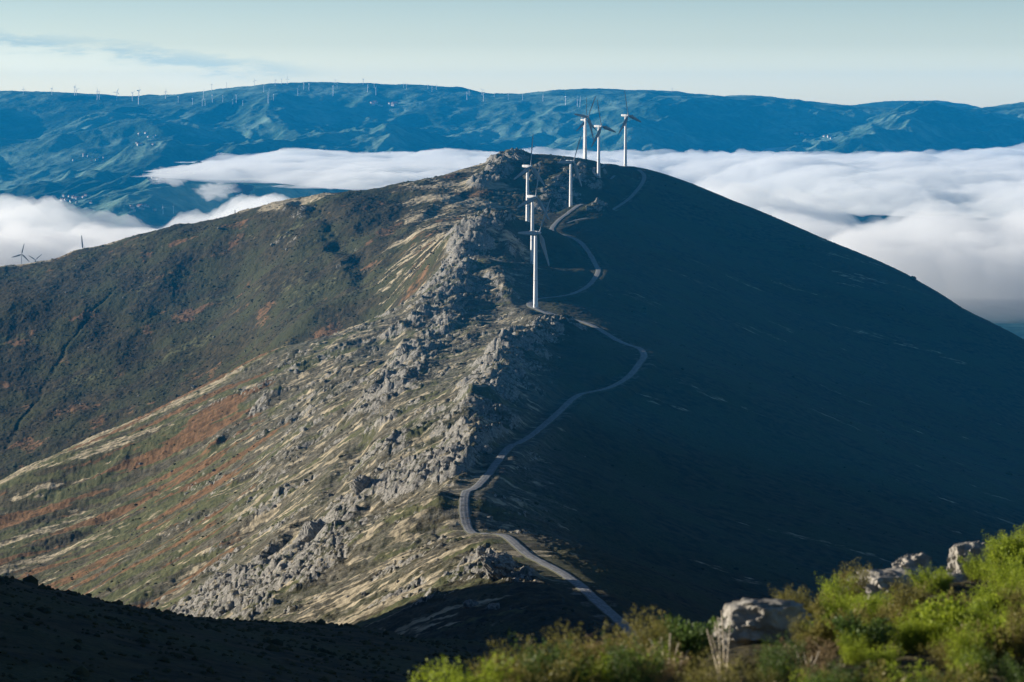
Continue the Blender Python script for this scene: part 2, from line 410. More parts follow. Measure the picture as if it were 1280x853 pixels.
# ------------------------------------------------------------------ materials
class NT:
    def __init__(self, name):
        self.m = bpy.data.materials.new(name); self.m.use_nodes = True
        self.t = self.m.node_tree; self.t.nodes.clear()
        self.out = self.n('ShaderNodeOutputMaterial')
    def n(self, typ, **kw):
        o = self.t.nodes.new(typ)
        for k, v in kw.items(): setattr(o, k, v)
        return o
    def l(self, a, b): self.t.links.new(a, b)
    def val(self, sock, v):
        if hasattr(v, 'is_linked'): self.l(v, sock)
        else: sock.default_value = v
    def noise(self, scale, detail=4, rough=0.55, vec=None, dist=0.0):
        o = self.n('ShaderNodeTexNoise'); o.inputs['Scale'].default_value = scale
        o.inputs['Detail'].default_value = detail; o.inputs['Roughness'].default_value = rough; o.inputs['Distortion'].default_value = dist
        if vec is not None: self.l(vec, o.inputs['Vector'])
        return o.outputs['Fac']
    def mapping(self, scale=(1,1,1), rot=(0,0,0)):
        tc = self.n('ShaderNodeTexCoord'); mp = self.n('ShaderNodeMapping')
        mp.inputs['Scale'].default_value = scale; mp.inputs['Rotation'].default_value = rot
        self.l(tc.outputs['Object'], mp.inputs['Vector']); return mp.outputs[0]
    def attr(self, name):
        o = self.n('ShaderNodeAttribute', attribute_name=name); return o.outputs['Fac']
    def math(self, op, a, b=0.0, clamp=False):
        o = self.n('ShaderNodeMath', operation=op, use_clamp=clamp); self.val(o.inputs[0], a); self.val(o.inputs[1], b); return o.outputs[0]
    def ramp(self, f, lo, hi):
        o = self.n('ShaderNodeMapRange', interpolation_type='SMOOTHSTEP'); self.val(o.inputs['Value'], f)
        o.inputs['From Min'].default_value = lo; o.inputs['From Max'].default_value = hi; return o.outputs[0]
    def mix(self, f, a, b):
        o = self.n('ShaderNodeMix', data_type='RGBA'); self.val(o.inputs['Factor'], f)
        for s, v in ((o.inputs[6], a), (o.inputs[7], b)):
            if hasattr(v, 'is_linked'): self.l(v, s)
            else: s.default_value = (*v, 1)
        return o.outputs[2]
    def bump(self, h, strength, dist, prev=None):
        o = self.n('ShaderNodeBump'); o.inputs['Strength'].default_value = strength; o.inputs['Distance'].default_value = dist
        self.l(h, o.inputs['Height'])
        if prev is not None: self.l(prev, o.inputs['Normal'])
        return o.outputs[0]
    def bsdf(self, col, rough=0.9, spec=0.2, normal=None, **kw):
        o = self.n('ShaderNodeBsdfPrincipled'); 
        if hasattr(col, 'is_linked'): self.l(col, o.inputs['Base Color'])
        else: o.inputs['Base Color'].default_value = (*col, 1)
        self.val(o.inputs['Roughness'], rough); o.inputs['Specular IOR Level'].default_value = spec
        if normal is not None: self.l(normal, o.inputs['Normal'])
        for k, v in kw.items(): self.val(o.inputs[k.replace('_', ' ')], v)
        self.l(o.outputs[0], self.out.inputs['Surface']); return o

def mat_hill():
    t = NT('heath_hillside')
    flat = t.mapping((1, 1, 0.6))
    streak = t.mapping((0.35, 1.0, 0.6), (0, 0, R(8)))
    nf = t.noise(0.9, 5, 0.65, flat); nm = t.noise(0.16, 5, 0.62, flat); ns = t.noise(0.20, 6, 0.68, streak); nb = t.noise(0.022, 4, 0.55, flat)
    heath = t.mix(t.ramp(nm, 0.35, 0.68), (0.024, 0.023, 0.012), (0.070, 0.056, 0.027))
    heath = t.mix(t.ramp(nb, 0.42, 0.62), heath, t.mix(t.ramp(nf, .3, .7), (0.028, 0.034, 0.013), (0.070, 0.068, 0.027)))
    heath = t.mix(t.math('MULTIPLY', t.attr('turf'), t.ramp(t.math('ADD', nf, t.math('MULTIPLY', ns, .8)), .62, 1.15)), heath, t.mix(t.ramp(ns, .3, .7), (0.085, 0.082, 0.062), (0.23, 0.215, 0.17)))
    straw_c = t.mix(t.ramp(ns, 0.33, 0.66), (0.15, 0.132, 0.085), (0.46, 0.395, 0.275))
    green_c = t.mix(t.ramp(nm, 0.3, 0.7), (0.052, 0.064, 0.028), (0.120, 0.120, 0.056))
    brack_c = t.mix(t.ramp(nm, 0.32, 0.7), (0.085, 0.055, 0.026), (0.215, 0.120, 0.060))
    rock_c = t.mix(t.ramp(nf, 0.3, 0.7), (0.115, 0.112, 0.10), (0.34, 0.325, 0.29))
    rock_c = t.mix(t.ramp(nm, 0.52, 0.68), rock_c, (0.08, 0.085, 0.06))
    c = heath
    def lay(c, name, col, n, k=0.9, lo=0.38, hi=0.62):
        f = t.math('ADD', t.attr(name), t.math('MULTIPLY', t.math('SUBTRACT', n, 0.5), k))
        return t.mix(t.ramp(f, lo, hi), c, col)
    c = lay(c, 'green', green_c, nm, 1.0)
    c = lay(c, 'bracken', brack_c, nm, 0.9, .35, .65)
    c = lay(c, 'straw', straw_c, ns, 1.35, .36, .64)
    c = lay(c, 'rock', rock_c, nf, 1.1, .36, .56)
    c = lay(c, 'track', (0.20, 0.185, 0.155), nm, 1.2, .4, .7)
    b = t.bump(nm, 0.75, 1.6)
    b = t.bump(nf, 0.8, 0.7, b)
    t.bsdf(c, 0.95, 0.12, b)
    return t.m

def mat_simple(name, c0, c1, scale, rough=0.9, spec=0.2, bump=0.0, dist=0.1, **kw):
    t = NT(name); v = t.mapping()
    n = t.noise(scale, 5, 0.6, v)
    b = t.bump(n, bump, dist) if bump else None
    t.bsdf(t.mix(t.ramp(n, 0.3, 0.7), c0, c1), rough, spec, b, **kw)
    return t.m

M_HILL = mat_hill()
hill = grid_mesh('hillside', X, Y, Z, M_HILL, {'rock': rock, 'straw': straw, 'bracken': bracken, 'green': green, 'turf': upper_flank * 0.9 + 0.35 * sunny * (1 - lh) * (1 - upper_flank), 'track': trackmask * 0.42})
prop(hill, kind='structure')

# ------------------------------------------------------------------ gravel tracks
def mat_track():
    t = NT('gravel_track'); v = t.mapping()
    n = t.noise(0.5, 6, 0.7, v); n2 = t.noise(0.08, 3, 0.5, v)
    c = t.mix(t.ramp(n, .3, .7), (0.15, 0.155, 0.155), (0.34, 0.345, 0.345))
    a = t.attr('lane')                       # pale wheel ruts, weedy middle and edges
    c = t.mix(t.ramp(t.math('ADD', a, t.math('MULTIPLY', t.math('SUBTRACT', n, .5), .9)), .35, .7), c, (0.10, 0.10, 0.065))
    t.bsdf(c, 0.95, 0.1, t.bump(n, .6, .15)); return t.m
M_TRACK = mat_track()
def ribbon(name, poly, width, lift=0.34, mat=M_TRACK):
    tan = np.gradient(poly[:, :2], axis=0); tan /= np.linalg.norm(tan, axis=1)[:, None] + 1e-9
    nrm = np.stack([-tan[:, 1], tan[:, 0]], -1)
    ts = np.array([-1, -.86, -.5, -.16, 0, .16, .5, .86, 1]); lane = [1, .62, .12, .22, .45, .22, .12, .62, 1]
    hz = [-.5, 0, -.06, 0, .04, 0, -.06, 0, -.5]
    n = len(poly)
    wv = width / 2 * (1 + 0.16 * perlin(np.arange(n) / 3.0, np.zeros(n), 200) + .12 * perlin(np.arange(n) / 14.0, np.zeros(n), 201))
    Xr = poly[:, 0, None] + nrm[:, 0, None] * ts * wv[:, None]; Yr = poly[:, 1, None] + nrm[:, 1, None] * ts * wv[:, None]
    Zr = poly[:, 2, None] + lift + np.array(hz)[None] + np.zeros_like(Xr)
    o = grid_mesh(name, Xr, Yr, Zr, mat, {'lane': np.tile(lane, (n, 1))})
    return prop(o, kind='structure')
ribbon('road', TRACK, 5.7)
for s in SPURS: ribbon('path', s, 4.2, 0.24)

# ------------------------------------------------------------------ far mountains
FC = [P(u, v, 16000) for u, v in [(-260,120),(-120,116),(0,119),(60,119),(120,123),(165,127),(200,123),(250,117),(300,110),(335,107),(380,105),(420,105),(470,107),(520,107),(580,112),
      (635,121),(665,118),(690,114),(750,112),(800,114),(860,117),(900,122),(930,120),(965,122),(1010,128),(1060,133),(1110,137),(1160,140),(1215,138),(1250,132),(1290,128),(1400,130),(1550,140)]]
FC += [P(*c) for c in [(-200,150,15300),(60,150,15500),(180,148,14300),(300,150,15000),(450,150,15100),(600,150,15000),(750,150,14800),(900,152,14800),(1050,158,14700),(1200,160,14700),(1350,160,14700),
      (-200,200,14300),(40,200,14600),(190,195,12700),(330,185,14100),(480,180,13900),(600,185,14000),(750,175,14000),(900,180,13800),(1050,182,14000),(1200,185,14000),
      (0,240,13000),(80,240,12300),(210,235,11300),(300,240,12300),(60,280,10800),(200,270,10000),(400,250,11500)]]
FC += [(x, 17300, -60) for x in range(-6000, 6001, 1500)] + [(x, 19600, -380) for x in range(-6000, 6001, 2000)]
FC += [(x, y, -690) for x in range(-5000, 5001, 1250) for y in (4000, 6000, 8000)] + [(x, 10300, -640) for x in range(0, 6001, 1200)] + [(x, 12300, -480) for x in range(400, 6001, 1200)]
FC += [P(u, v, 18400) for u, v in [(1045,139),(1080,131),(1130,129),(1190,130),(1216,138)]]
FB = GridFn(RBF(FC, 4000.0, 1e-5), -7500, 7500, 3300, 20000, 110.0)
FAZ = np.radians(axis((-24, -12, 70), (-12, 12, 860), (12, 24, 70)))
FR = np.exp(axis((math.log(3600), math.log(9000), 60), (math.log(9000), math.log(16600), 460), (math.log(16600), math.log(19000), 60)))
fa, fr = np.meshgrid(FAZ, FR)
FX, FY = np.sin(fa) * fr, np.cos(fa) * fr
def far_h(x, y):
    z = FB(x, y)
    crest = sstep(15900, 14900, y) * sstep(8500, 11000, y)
    qx, qy = x + 500 * perlin(x / 2600, y / 2600, 300), y + 500 * perlin(x / 2600, y / 2600, 301)
    z = z + crest * 230 * (ridged(qx / 1500 - qy / 6000, qy / 3600, 5, 305, 0.55) - 0.42)
    z = z + (0.35 + 0.65 * crest) * 22 * (ridged(x / 420, y / 420, 4, 311) - 0.4) * sstep(8000, 10500, y)
    z = z + 10 * (ridged(x / 260, y / 260, 3, 330) - .4) * sstep(14500, 15800, y) + 9 * fbm(x / 120, y / 120, 4, 320) * sstep(8000, 10500, y)
    return z
FZ = far_h(FX, FY)
def mat_far():
    t = NT('far_mountain_cover'); v = t.mapping()
    n = t.noise(0.0012, 6, 0.6, v); n2 = t.noise(0.006, 5, 0.65, v); n3 = t.noise(0.03, 4, .6, v)
    forest = t.mix(t.ramp(n3, .35, .65), (0.006, 0.024, 0.016), (0.032, 0.075, 0.038))
    heath = t.mix(t.ramp(n2, .3, .7), (0.050, 0.115, 0.065), (0.19, 0.29, 0.22))  # heath lifted towards blue-green, putting some of the haze into its colour
    c = t.mix(t.ramp(t.math('ADD', n, t.math('MULTIPLY', n2, .5)), .64, .90), forest, heath)
    t.bsdf(c, .95, .1, t.bump(n2, .8, 30.0)); return t.m
far = grid_mesh('hills', FX, FY, FZ, mat_far()); prop(far, kind='structure')
def far_fn(x, y): return far_h(np.asarray(x, float), np.asarray(y, float))

# valley floor to the horizon
ga = np.linspace(0, 2 * np.pi, 97); gr = np.array([0.0, 2000, 5000, 9000, 11500, 15000, 19000])
g1, g2 = np.meshgrid(ga, gr)
vf = grid_mesh('ground', np.sin(g1) * g2, np.cos(g1) * g2, np.full(g1.shape, -770.0), mat_simple('valley_fields', (0.03, 0.045, 0.02), (0.10, 0.11, 0.05), 0.004)); prop(vf, kind='structure')

# ------------------------------------------------------------------ turbines
M_WHITE = mat_simple('white_paint', (0.76, 0.77, 0.78), (0.83, 0.83, 0.82), 0.4, 0.45, 0.4)
M_BLADE = mat_simple('shaded_blade', (0.24, 0.26, 0.29), (0.30, 0.32, 0.34), 0.3, 0.4, 0.4)  # light grey gelcoat darkened, so the blades' shaded side is in the colour
M_STEEL = mat_simple('grey_steel', (0.22, 0.23, 0.24), (0.32, 0.33, 0.34), 1.0, 0.5, 0.5)
M_CONC = mat_simple('foundation_concrete', (0.28, 0.27, 0.25), (0.42, 0.40, 0.37), 0.7, 0.95, 0.1, .4, .05)

def bm_obj(name, bm, mat, parent=None, smooth=False, loc=None):
    me = bpy.data.meshes.new(name); bmesh.ops.recalc_face_normals(bm, faces=bm.faces); bm.to_mesh(me); bm.free()
    for p in me.polygons: p.use_smooth = smooth
    me.materials.append(mat); o = bpy.data.objects.new(name, me)
    if loc: o.location = loc
    return link(o, parent)

def loft(rings, cap=True):
    bm = bmesh.new(); L = [[bm.verts.new(p) for p in r] for r in rings]; n = len(L[0])
    for a, b in zip(L, L[1:]):
        for i in range(n): bm.faces.new((a[i], a[(i + 1) % n], b[(i + 1) % n], b[i]))
    if cap: bm.faces.new(L[0]); bm.faces.new(L[-1])
    return bm

def circ(r, z, n=28, cx=0, cy=0): return [(cx + r * math.cos(2*math.pi*i/n), cy + r * math.sin(2*math.pi*i/n), z) for i in range(n)]
def rrect(hy, hz, x, cz=0, rad=0.35, k=4):
    pts = []
    for (sy, sz, a0) in ((1,1,0),(-1,1,90),(-1,-1,180),(1,-1,270)):
        for i in range(k):
            a = R(a0 + 90 * i / (k - 1)); rr = rad * min(hy, hz)
            pts.append((x, sy * (hy - rr) + rr * math.cos(a), cz + sz * (hz - rr) + rr * math.sin(a)))
    return pts

def blade_bm(length):
    prof = [(1.0, .0), (.75, .55), (.3, 1), (-.35, .75), (-1.0, .0), (-.4, -.55), (.3, -.8), (.8, -.45)]
    rings = []
    for s in (0, .03, .07, .13, .2, .3, .45, .6, .75, .88, .96, 1.0):
        rad = 1.1 + s * (length - 1.1)
        ch = np.interp(s, [0, .05, .2, .6, .95, 1], [.75, 1.0, 2.15, 1.5, .85, .35])
        th = np.interp(s, [0, .05, .2, .6, 1], [.62, .55, .28, .12, .03])
        tw = R(np.interp(s, [0, .2, .5, 1], [22, 16, 6, 0]) + 8)
        off = -0.25 * ch if s > .06 else 0
        ring = []
        for cx, cy in prof:
            yy, xx = cx * ch + off, cy * th
            ring.append((xx * math.cos(tw) - yy * math.sin(tw), xx * math.sin(tw) + yy * math.cos(tw), rad))
        rings.append(ring)
    return loft(rings)

BL = 31.0
def make_turbine(height=HUB, phase=0.0):
    root = bpy.data.objects.new('wind_turbine', None); link(root)
    zt = height - 1.28
    rings = [circ(2.0, -0.5), circ(1.98, 0), circ(1.9, 3)]
    for k in range(1, 12): rings.append(circ(1.9 - 0.75 * k / 11, 3 + (zt - 3) * k / 11))
    tower = bm_obj('tower', loft(rings), M_WHITE, root, True)
    fl = loft([circ(1.62, height*.36, 28), circ(1.76, height*.36, 28), circ(1.74, height*.36+.3, 28), circ(1.6, height*.36+.3, 28)], False)
    bm_obj('flange', fl, M_STEEL, tower, True)
    door = bmesh.new(); bmesh.ops.create_cube(door, size=1, matrix=Matrix.Translation((0.2, -1.93, 1.9)) @ Matrix.Diagonal((0.95, .14, 2.1, 1)))
    bmesh.ops.bevel(door, geom=door.edges[:], offset=.05, segments=2, affect='EDGES')
    bm_obj('door', door, M_STEEL, tower)
    bm_obj('foundation', loft([circ(4.4, -2.5, 24), circ(4.3, .12, 24), circ(3.0, .3, 24), circ(2.2, .34, 24)]), M_CONC, root)
    nac = [(-5.6, .85, .8, .25), (-5.3, 1.15, 1.05, .2), (-3.6, 1.35, 1.25, .1), (0.6, 1.4, 1.32, 0), (2.0, 1.3, 1.25, 0), (2.6, 1.0, 1.0, 0)]
    nacelle = bm_obj('nacelle', loft([rrect(a, b, x, height + c) for x, a, b, c in nac]), M_WHITE, root, False)
    mast = loft([circ(.07, height + 1.7, 8, -4.6), circ(.05, height + 3.6, 8, -4.6)]); bm_obj('wind_vane', mast, M_STEEL, nacelle)
    hub = []
    for x, r in ((2.55, .8), (2.7, 1.1), (3.6, 1.15), (4.4, .9), (4.95, .5), (5.15, .1)):
        hub.append([(x, r * math.cos(2*math.pi*i/20), r * math.sin(2*math.pi*i/20)) for i in range(20)])
    h = bm_obj('hub', loft(hub), M_WHITE, root, True, (0, 0, height))
    for k in range(3):
        b = bm_obj('blade', blade_bm(BL), M_BLADE, root, True, (3.45, 0, height))
        b.rotation_euler = (-R(phase + 120 * k), 0, 0)
    return root

ROTZ = math.atan2(-.55, .83)
TL = ["nearest of the white turbines, standing by the bend where the track wraps its base",
      "white turbine just behind the nearest one, at the end of a pale straight spur track",
      "white turbine with its foot hidden behind the rocky knoll, leftmost on the ridge",
      "white turbine standing alone in the saddle beside the forked pale tracks",
      "white turbine on the upper slope with a curved pad track beside its foot",
      "white turbine on the crest just left of the upper slope one, blade pointing left",
      "white turbine farthest right, alone on the skyline before the fog",
      "white turbine almost wholly hidden behind the crest turbine, only blades showing"]
for (u, v, d, ph), (x, y, z), lab in zip(TURB, TB, TL):
    gz = float(GROUND(np.array([x]), np.array([y]))[0])
    t = make_turbine(z + HUB - gz, ph)
    t.location = (x, y, gz); t.rotation_euler = (0, 0, ROTZ)
    prop(t, lab, 'wind turbine', 'wind turbines along the ridge')

# turbines showing above the left ridge from its far side: hub bearing, distance, blade size, phase, yaw
for (u, v, d, s, ph, yaw, lab) in [
    (26.6, 318, 4000, .50, 15, -62, "dark small turbine rising over the left ridge against the fog, leftmost there"),
    (43.5, 325, 4000, .46, 58, -40, "low turbine showing only its rotor above the left ridge, right of the dark one"),
    (103, 312, 4000, .66, -5, -62, "turbine with one pale upright blade over the left ridge"),
    (217, 298, 4000, .58, -15, -50, "turbine with a single dark leaning blade tip over the left ridge, below the fog gap"),
    (293.5, 280, 4000, .64, 0, -70, "turbine with one short upright blade tip over the left ridge, nearest the rocky gully")]:
    x, y, z = P(u, v, d); gz = float(GROUND(np.array([x]), np.array([y]))[0])
    h = max((z - gz) / s, 14)
    t = make_turbine(h, ph); t.scale = (s, s, s); t.location = (x, y, z - h * s); t.rotation_euler = (0, 0, R(yaw))
    prop(t, lab, 'wind turbine', 'turbines behind the left ridge')

# far turbines, one mesh each
FAR_T = [(29,118.5,7),(64.7,118.6,8),(93.4,119.9,11),(95.6,119.5,8),(121.5,125.3,11),(124,124.3,8),(146,126.2,11),(165.4,126.4,10),(173.4,130.5,17),(207,123.6,9),(222.7,128.6,8),
 (240.6,131.5,8),(254.7,124.3,9),(252.8,132.8,9),(256.5,132.8,9),(265.4,128.2,9),(264.6,114,8),(278.5,127.9,8),(283,111,7),(291,130.4,6),(295.4,129.3,10),(303.4,132,6),(318,107.6,7),
 (329.7,115.4,8),(335.3,129.2,13),(342,126.2,8),(344,107.4,7),(352,106,7),(359,105.4,7),(372.4,119.8,9),(379.7,112,8),(386.3,113.2,8),(416.5,119.8,12),(419,106,6),(421.5,109.8,6),(454,106.4,7),(459.6,115.4,9),
 (467.7,110,5),(469.8,119.2,9),(504.5,110,6),(508,111.2,6),(535,111.4,5),(540,115,7),(545.5,112.4,6),(583.7,125.4,10),(586.5,120,7),(602.4,120,7),(604.5,126.8,10),(617.7,121.4,5),
 (635.2,125.4,7),(653.3,125.4,7),(678.6,126.8,8),(707,132,11),(721.7,133.6,9),(725,134.1,10),(203.7,268,9),(216.6,267,9),(840,116,5)]
def far_turbine_bm(phase):
    bm = loft([circ(.034, 0, 10), circ(.02, 1.0, 10)])
    for v_ in (rrect(.035, .035, -.09, 1.0), ):
        pass
    nb = loft([rrect(.03, .032, -.1, 1.01), rrect(.03, .032, .05, 1.01)])
    tmp = bpy.data.meshes.new('t'); nb.to_mesh(tmp); nb.free(); bm.from_mesh(tmp); bpy.data.meshes.remove(tmp)
    for k in range(3):
        a = R(phase + 120 * k); ca, sa = math.cos(a), math.sin(a)
        def q(w, l, x): return (x, sa * l + ca * w, 1.01 + ca * l - sa * w)
        rings = [[q(w, l, .065 + dx) for w, dx in ((-cw, 0), (0, -.006), (cw, 0), (0, .006))] for l, cw in ((.02, .02), (.12, .026), (.5, .006))]
        b2 = loft(rings); tmp = bpy.data.meshes.new('t'); b2.to_mesh(tmp); b2.free(); bm.from_mesh(tmp); bpy.data.meshes.remove(tmp)
    return bm
FTM = []
for ph in (0, 25, 50, 80, 100):
    me = bpy.data.meshes.new('far_wind_turbine'); b = far_turbine_bm(ph); bmesh.ops.recalc_face_normals(b, faces=b.faces); b.to_mesh(b and me); b.free(); me.materials.append(M_WHITE); FTM.append(me)
ORD = "first second third fourth fifth sixth seventh eighth ninth tenth eleventh twelfth thirteenth fourteenth fifteenth sixteenth seventeenth eighteenth nineteenth twentieth".split()
TENS = {2: ("twenty", "twentieth"), 3: ("thirty", "thirtieth"), 4: ("forty", "fortieth"), 5: ("fifty", "fiftieth"), 6: ("sixty", "sixtieth")}
def ordinal(n):
    if n <= 20: return ORD[n - 1]
    return TENS[n // 10][1] if n % 10 == 0 else TENS[n // 10][0] + "-" + ORD[n % 10 - 1]
FAR_T.sort(); rank = {'on the crest against the sky': 0, 'below the crest against the blue slope': 0}
for i, (u, v, hpx) in enumerate(FAR_T):
    x, y, z = sight(u, v, far_fn, 9000, 16900, 2500)
    h = hpx * y / F
    o = link(bpy.data.objects.new('far_wind_turbine', FTM[i % 5])); o.location = (x, y, z - .5); o.scale = (h * 1.15, h * 1.15, h)
    o.rotation_euler = (0, 0, R(-50 + 25 * (i % 3)))
    sky = y > 15700
    where = 'on the crest against the sky' if sky else 'below the crest against the blue slope'
    rank[where] += 1
    prop(o, f"tiny white wind turbine {where}, {ordinal(rank[where])} from the left there", 'wind turbine', 'tiny turbines along the far mountain')

# hamlets on the far mountain
M_HOUSE = mat_simple('limewash', (0.45, 0.44, 0.42), (0.62, 0.60, 0.57), .2, .9, .1)
M_TILE = mat_simple('clay_tile', (0.22, 0.11, 0.07), (0.32, 0.17, 0.11), .3, .9, .1)
def house():
    r = bpy.data.objects.new('house', None); link(r)
    w = bmesh.new(); bmesh.ops.create_cube(w, size=1, matrix=Matrix.Translation((0, 0, 2.5)) @ Matrix.Diagonal((13, 9, 7, 1)))
    bm_obj('wall', w, M_HOUSE, r)
    bm_obj('roof', loft([[(x, -5.2, 5.9), (x, 0, 8.9), (x, 5.2, 5.9), (x, 0, 6.2)] for x in (-7.2, 7.2)]), M_TILE, r)
    return r
proto = house(); first = True
for (hu, hv, su, sv, n, g, sc) in [(92, 250, 16, 5, 18, "lower left hamlet above the fog bank", 1.5), (113, 250, 2, 5, 3, "lower left hamlet's right edge", 1.3), (190, 222, 12, 4, 9, "hamlet beside the small fog puff", 1.5), (180, 262, 18, 4, 13, "hamlet just above the low fog", 1.4),
        (480, 131, 16, 2.5, 12, "hamlet high under the crest", 1.9), (285, 236, 5, 2, 3, "houses right of the small fog puffs", 1.4), (118, 197, 26, 7, 14, "string of houses on the lit left spur", 1.4),
        (1005, 168, 12, 2, 7, "houses along the right fog edge", 1.8), (1035, 172, 8, 2, 4, "houses right along the fog edge", 1.8), (195, 175, 26, 8, 12, "houses on the middle of the lit left spur", 1.4), (570, 193, 30, 3, 0, "", 1)]:
    for k in range(n):
        x, y, z = sight(hu + random.uniform(-su, su), hv + random.uniform(-sv, sv), far_fn, 8000, 16500, 2500)
        if first: o = proto; first = False
        else:
            o = proto.copy(); link(o)
            for ch in proto.children:
                c = ch.copy(); link(c, o)
        o.location = (x, y, z); o.rotation_euler = (0, 0, random.uniform(0, 3.14)); s = sc * random.uniform(.5, .85); o.scale = (s, s, s)
        prop(o, f"tiny white house of the {g}" if 'hamlet' in g else f"tiny white house among the {g}", 'house', g)

# ------------------------------------------------------------------ fog in the valleys
def volume_mat(name, col, dens, g=0.0):
    t = NT(name); v = t.n('ShaderNodeVolumePrincipled')
    v.inputs['Color'].default_value = (*col, 1); v.inputs['Density'].default_value = dens; v.inputs['Anisotropy'].default_value = g
    t.l(v.outputs[0], t.out.inputs['Volume']); return t.m
M_FOG = volume_mat('fog', (.975, .988, 1), 0.009, 0.2)
M_WISP = volume_mat('thin_fog', (1, 1, 1), 0.0055, 0.2)
DECK = -225.0
def deck(u, v): 
    x, y, z = P(u, v, 1000); s = DECK / z
    return (x * s, y * s)
def fog_bank(name, on, off, az0, az1, r0, r1, na, nr, thick, label, puff, streak=0.0, seed=400, top=0.0):
    pts = [(*deck(u, v), 1.0) for u, v in on] + [(*deck(u, v), -1.0) for u, v in off]
    # cover is fitted in log-distance so that near and far edges keep their proportions
    lp = [(math.atan2(x, y) * 10, math.log(math.hypot(x, y)) * 4, c) for x, y, c in pts]
    fn = RBF(lp, 1.0, 0.02)
    a, l = np.meshgrid(np.radians(np.linspace(az0, az1, na)), np.linspace(math.log(r0), math.log(r1), nr))
    r = np.exp(l); x, y = np.sin(a) * r, np.cos(a) * r
    cov = np.clip(fn(a * 10, l * 4), -1.6, 1.3)
    cov = cov + 1.05 * fbm(x / 700, y / 1100, 4, seed) + 0.55 * fbm(x / 150, y / 260, 5, seed + 9, .6)
    fa_, fl_ = (a - a[0, 0]) / (a[0, -1] - a[0, 0]), (l - l[0, 0]) / (l[-1, 0] - l[0, 0])
    border = np.minimum(np.minimum(fa_, 1 - fa_), np.minimum(fl_, 1 - fl_))
    cov = cov - 3.0 * sstep(.05, 0.004, border)
    m = sstep(0.0, 1.3, cov); m[:2] = m[-2:] = 0; m[:, :2] = m[:, -2:] = 0
    wx_, wy_ = x + 70 * perlin(x / 240, y / 240, seed + 20), y + 70 * perlin(x / 240, y / 240, seed + 21)
    b = billow(wx_ / 620, wy_ / 760, 5, seed + 30, 0.55)
    st = fbm(x / 1600, y / 380, 5, seed + 50)
    nearf = 0.45 + 0.55 * sstep(10500, 4500, r)
    hgt = thick * m * (0.45 + nearf * puff * 1.5 * (b - .12) + streak * .5 * st)
    low = -thick * .35 * m
    zt = DECK + top - thick * .55 + np.clip(hgt, 0, None); zb = DECK + top - thick * .55 + low
    inside = m > 1e-3
    idx = np.arange(x.size).reshape(x.shape)
    q = np.stack([idx[:-1, :-1], idx[:-1, 1:], idx[1:, 1:], idx[1:, :-1]], -1).reshape(-1, 4)
    keep = inside.ravel()[q].any(1); q = q[keep]
    flat = ~inside
    zt[flat] = DECK + top - thick * .55; zb[flat] = zt[flat]
    rim = np.unique(q[~inside.ravel()[q].all(1)])
    co_t = np.stack([x, y, zt], -1).reshape(-1, 3); co_b = np.stack([x, y, zb], -1).reshape(-1, 3)
    nv = x.size
    # the rim (zero thickness) is shared by top and bottom
    mapb = np.arange(nv) + nv
    out = flat.ravel(); mapb[out] = np.arange(nv)[out]
    qb = mapb[q][:, ::-1]
    faces = np.vstack([q, qb]); used = np.unique(faces); remap = np.full(2 * nv, -1); remap[used] = np.arange(len(used))
    o = raw_mesh(name, np.vstack([co_t, co_b])[used], remap[faces], M_FOG, None, True)
    prop(o, label, 'fog', None, 'stuff'); return o

fog_bank('fog', [(800,200),(850,205),(950,190),(1000,178),(1100,190),(1200,180),(1280,178),(900,215),(1000,230),(1100,230),(1200,230),(1280,230),(950,250),(1000,275),(1100,300),(1200,290),(1280,290),(1350,250),(1280,330),(1200,325),(1100,322),(1400,200),(1400,300),(1010,305),(730,195),(1210,344),(1264,350)],
         [(900,184),(800,184),(1080,172),(1200,168),(1300,168),(960,174),(1033,262),(1150,370),(1230,390),(1290,385),(1400,400),(1000,350),(700,300),(640,183),(1350,370),(1500,370),(1180,366),(1264,374),(1237,352),(1180,350),(1300,356),(1230,375),(1290,370),(1250,400),(965,232),(1040,255),(1025,268),(920,236)],
         -2, 14, 4050, 15500, 520, 620, 130, "sea of white fog filling the valley right of the hill", 1.25, .6, 400, 20)
fog_bank('fog', [(250,190),(300,200),(350,205),(420,210),(500,215),(560,210),(610,205),(280,215),(350,190),(480,225),(660,205),(420,198)],
         [(230,190),(200,200),(300,180),(420,183),(520,190),(600,194),(250,232),(330,236),(400,240),(470,250),(560,250),(200,230),(700,190),(720,240),(640,250)],
         -9, 3, 6500, 17000, 420, 330, 70, "long band of white fog lying behind the left ridge", 1.4, .9, 430, 34)
fog_bank('fog', [(0,275),(30,285),(90,292),(150,295),(200,298),(240,290),(255,284),(290,272),(310,262),(60,310),(130,312),(0,300),(0,285),(60,295),(120,300),(180,292),(220,295),(270,272),(0,330),(100,330),(200,320),(-80,290),(-100,340),(280,285),(320,268),(300,300),(40,285)],
         [(0,255),(60,262),(110,272),(160,270),(200,280),(225,272),(262,248),(300,245),(340,244),(-80,262),(400,260),(0,400),(200,400),(-100,400),(400,300)],
         -13, -3.5, 3900, 7600, 420, 330, 120, "low bank of billowing white fog behind the left ridge turbines", 1.1, .2, 460, 34)
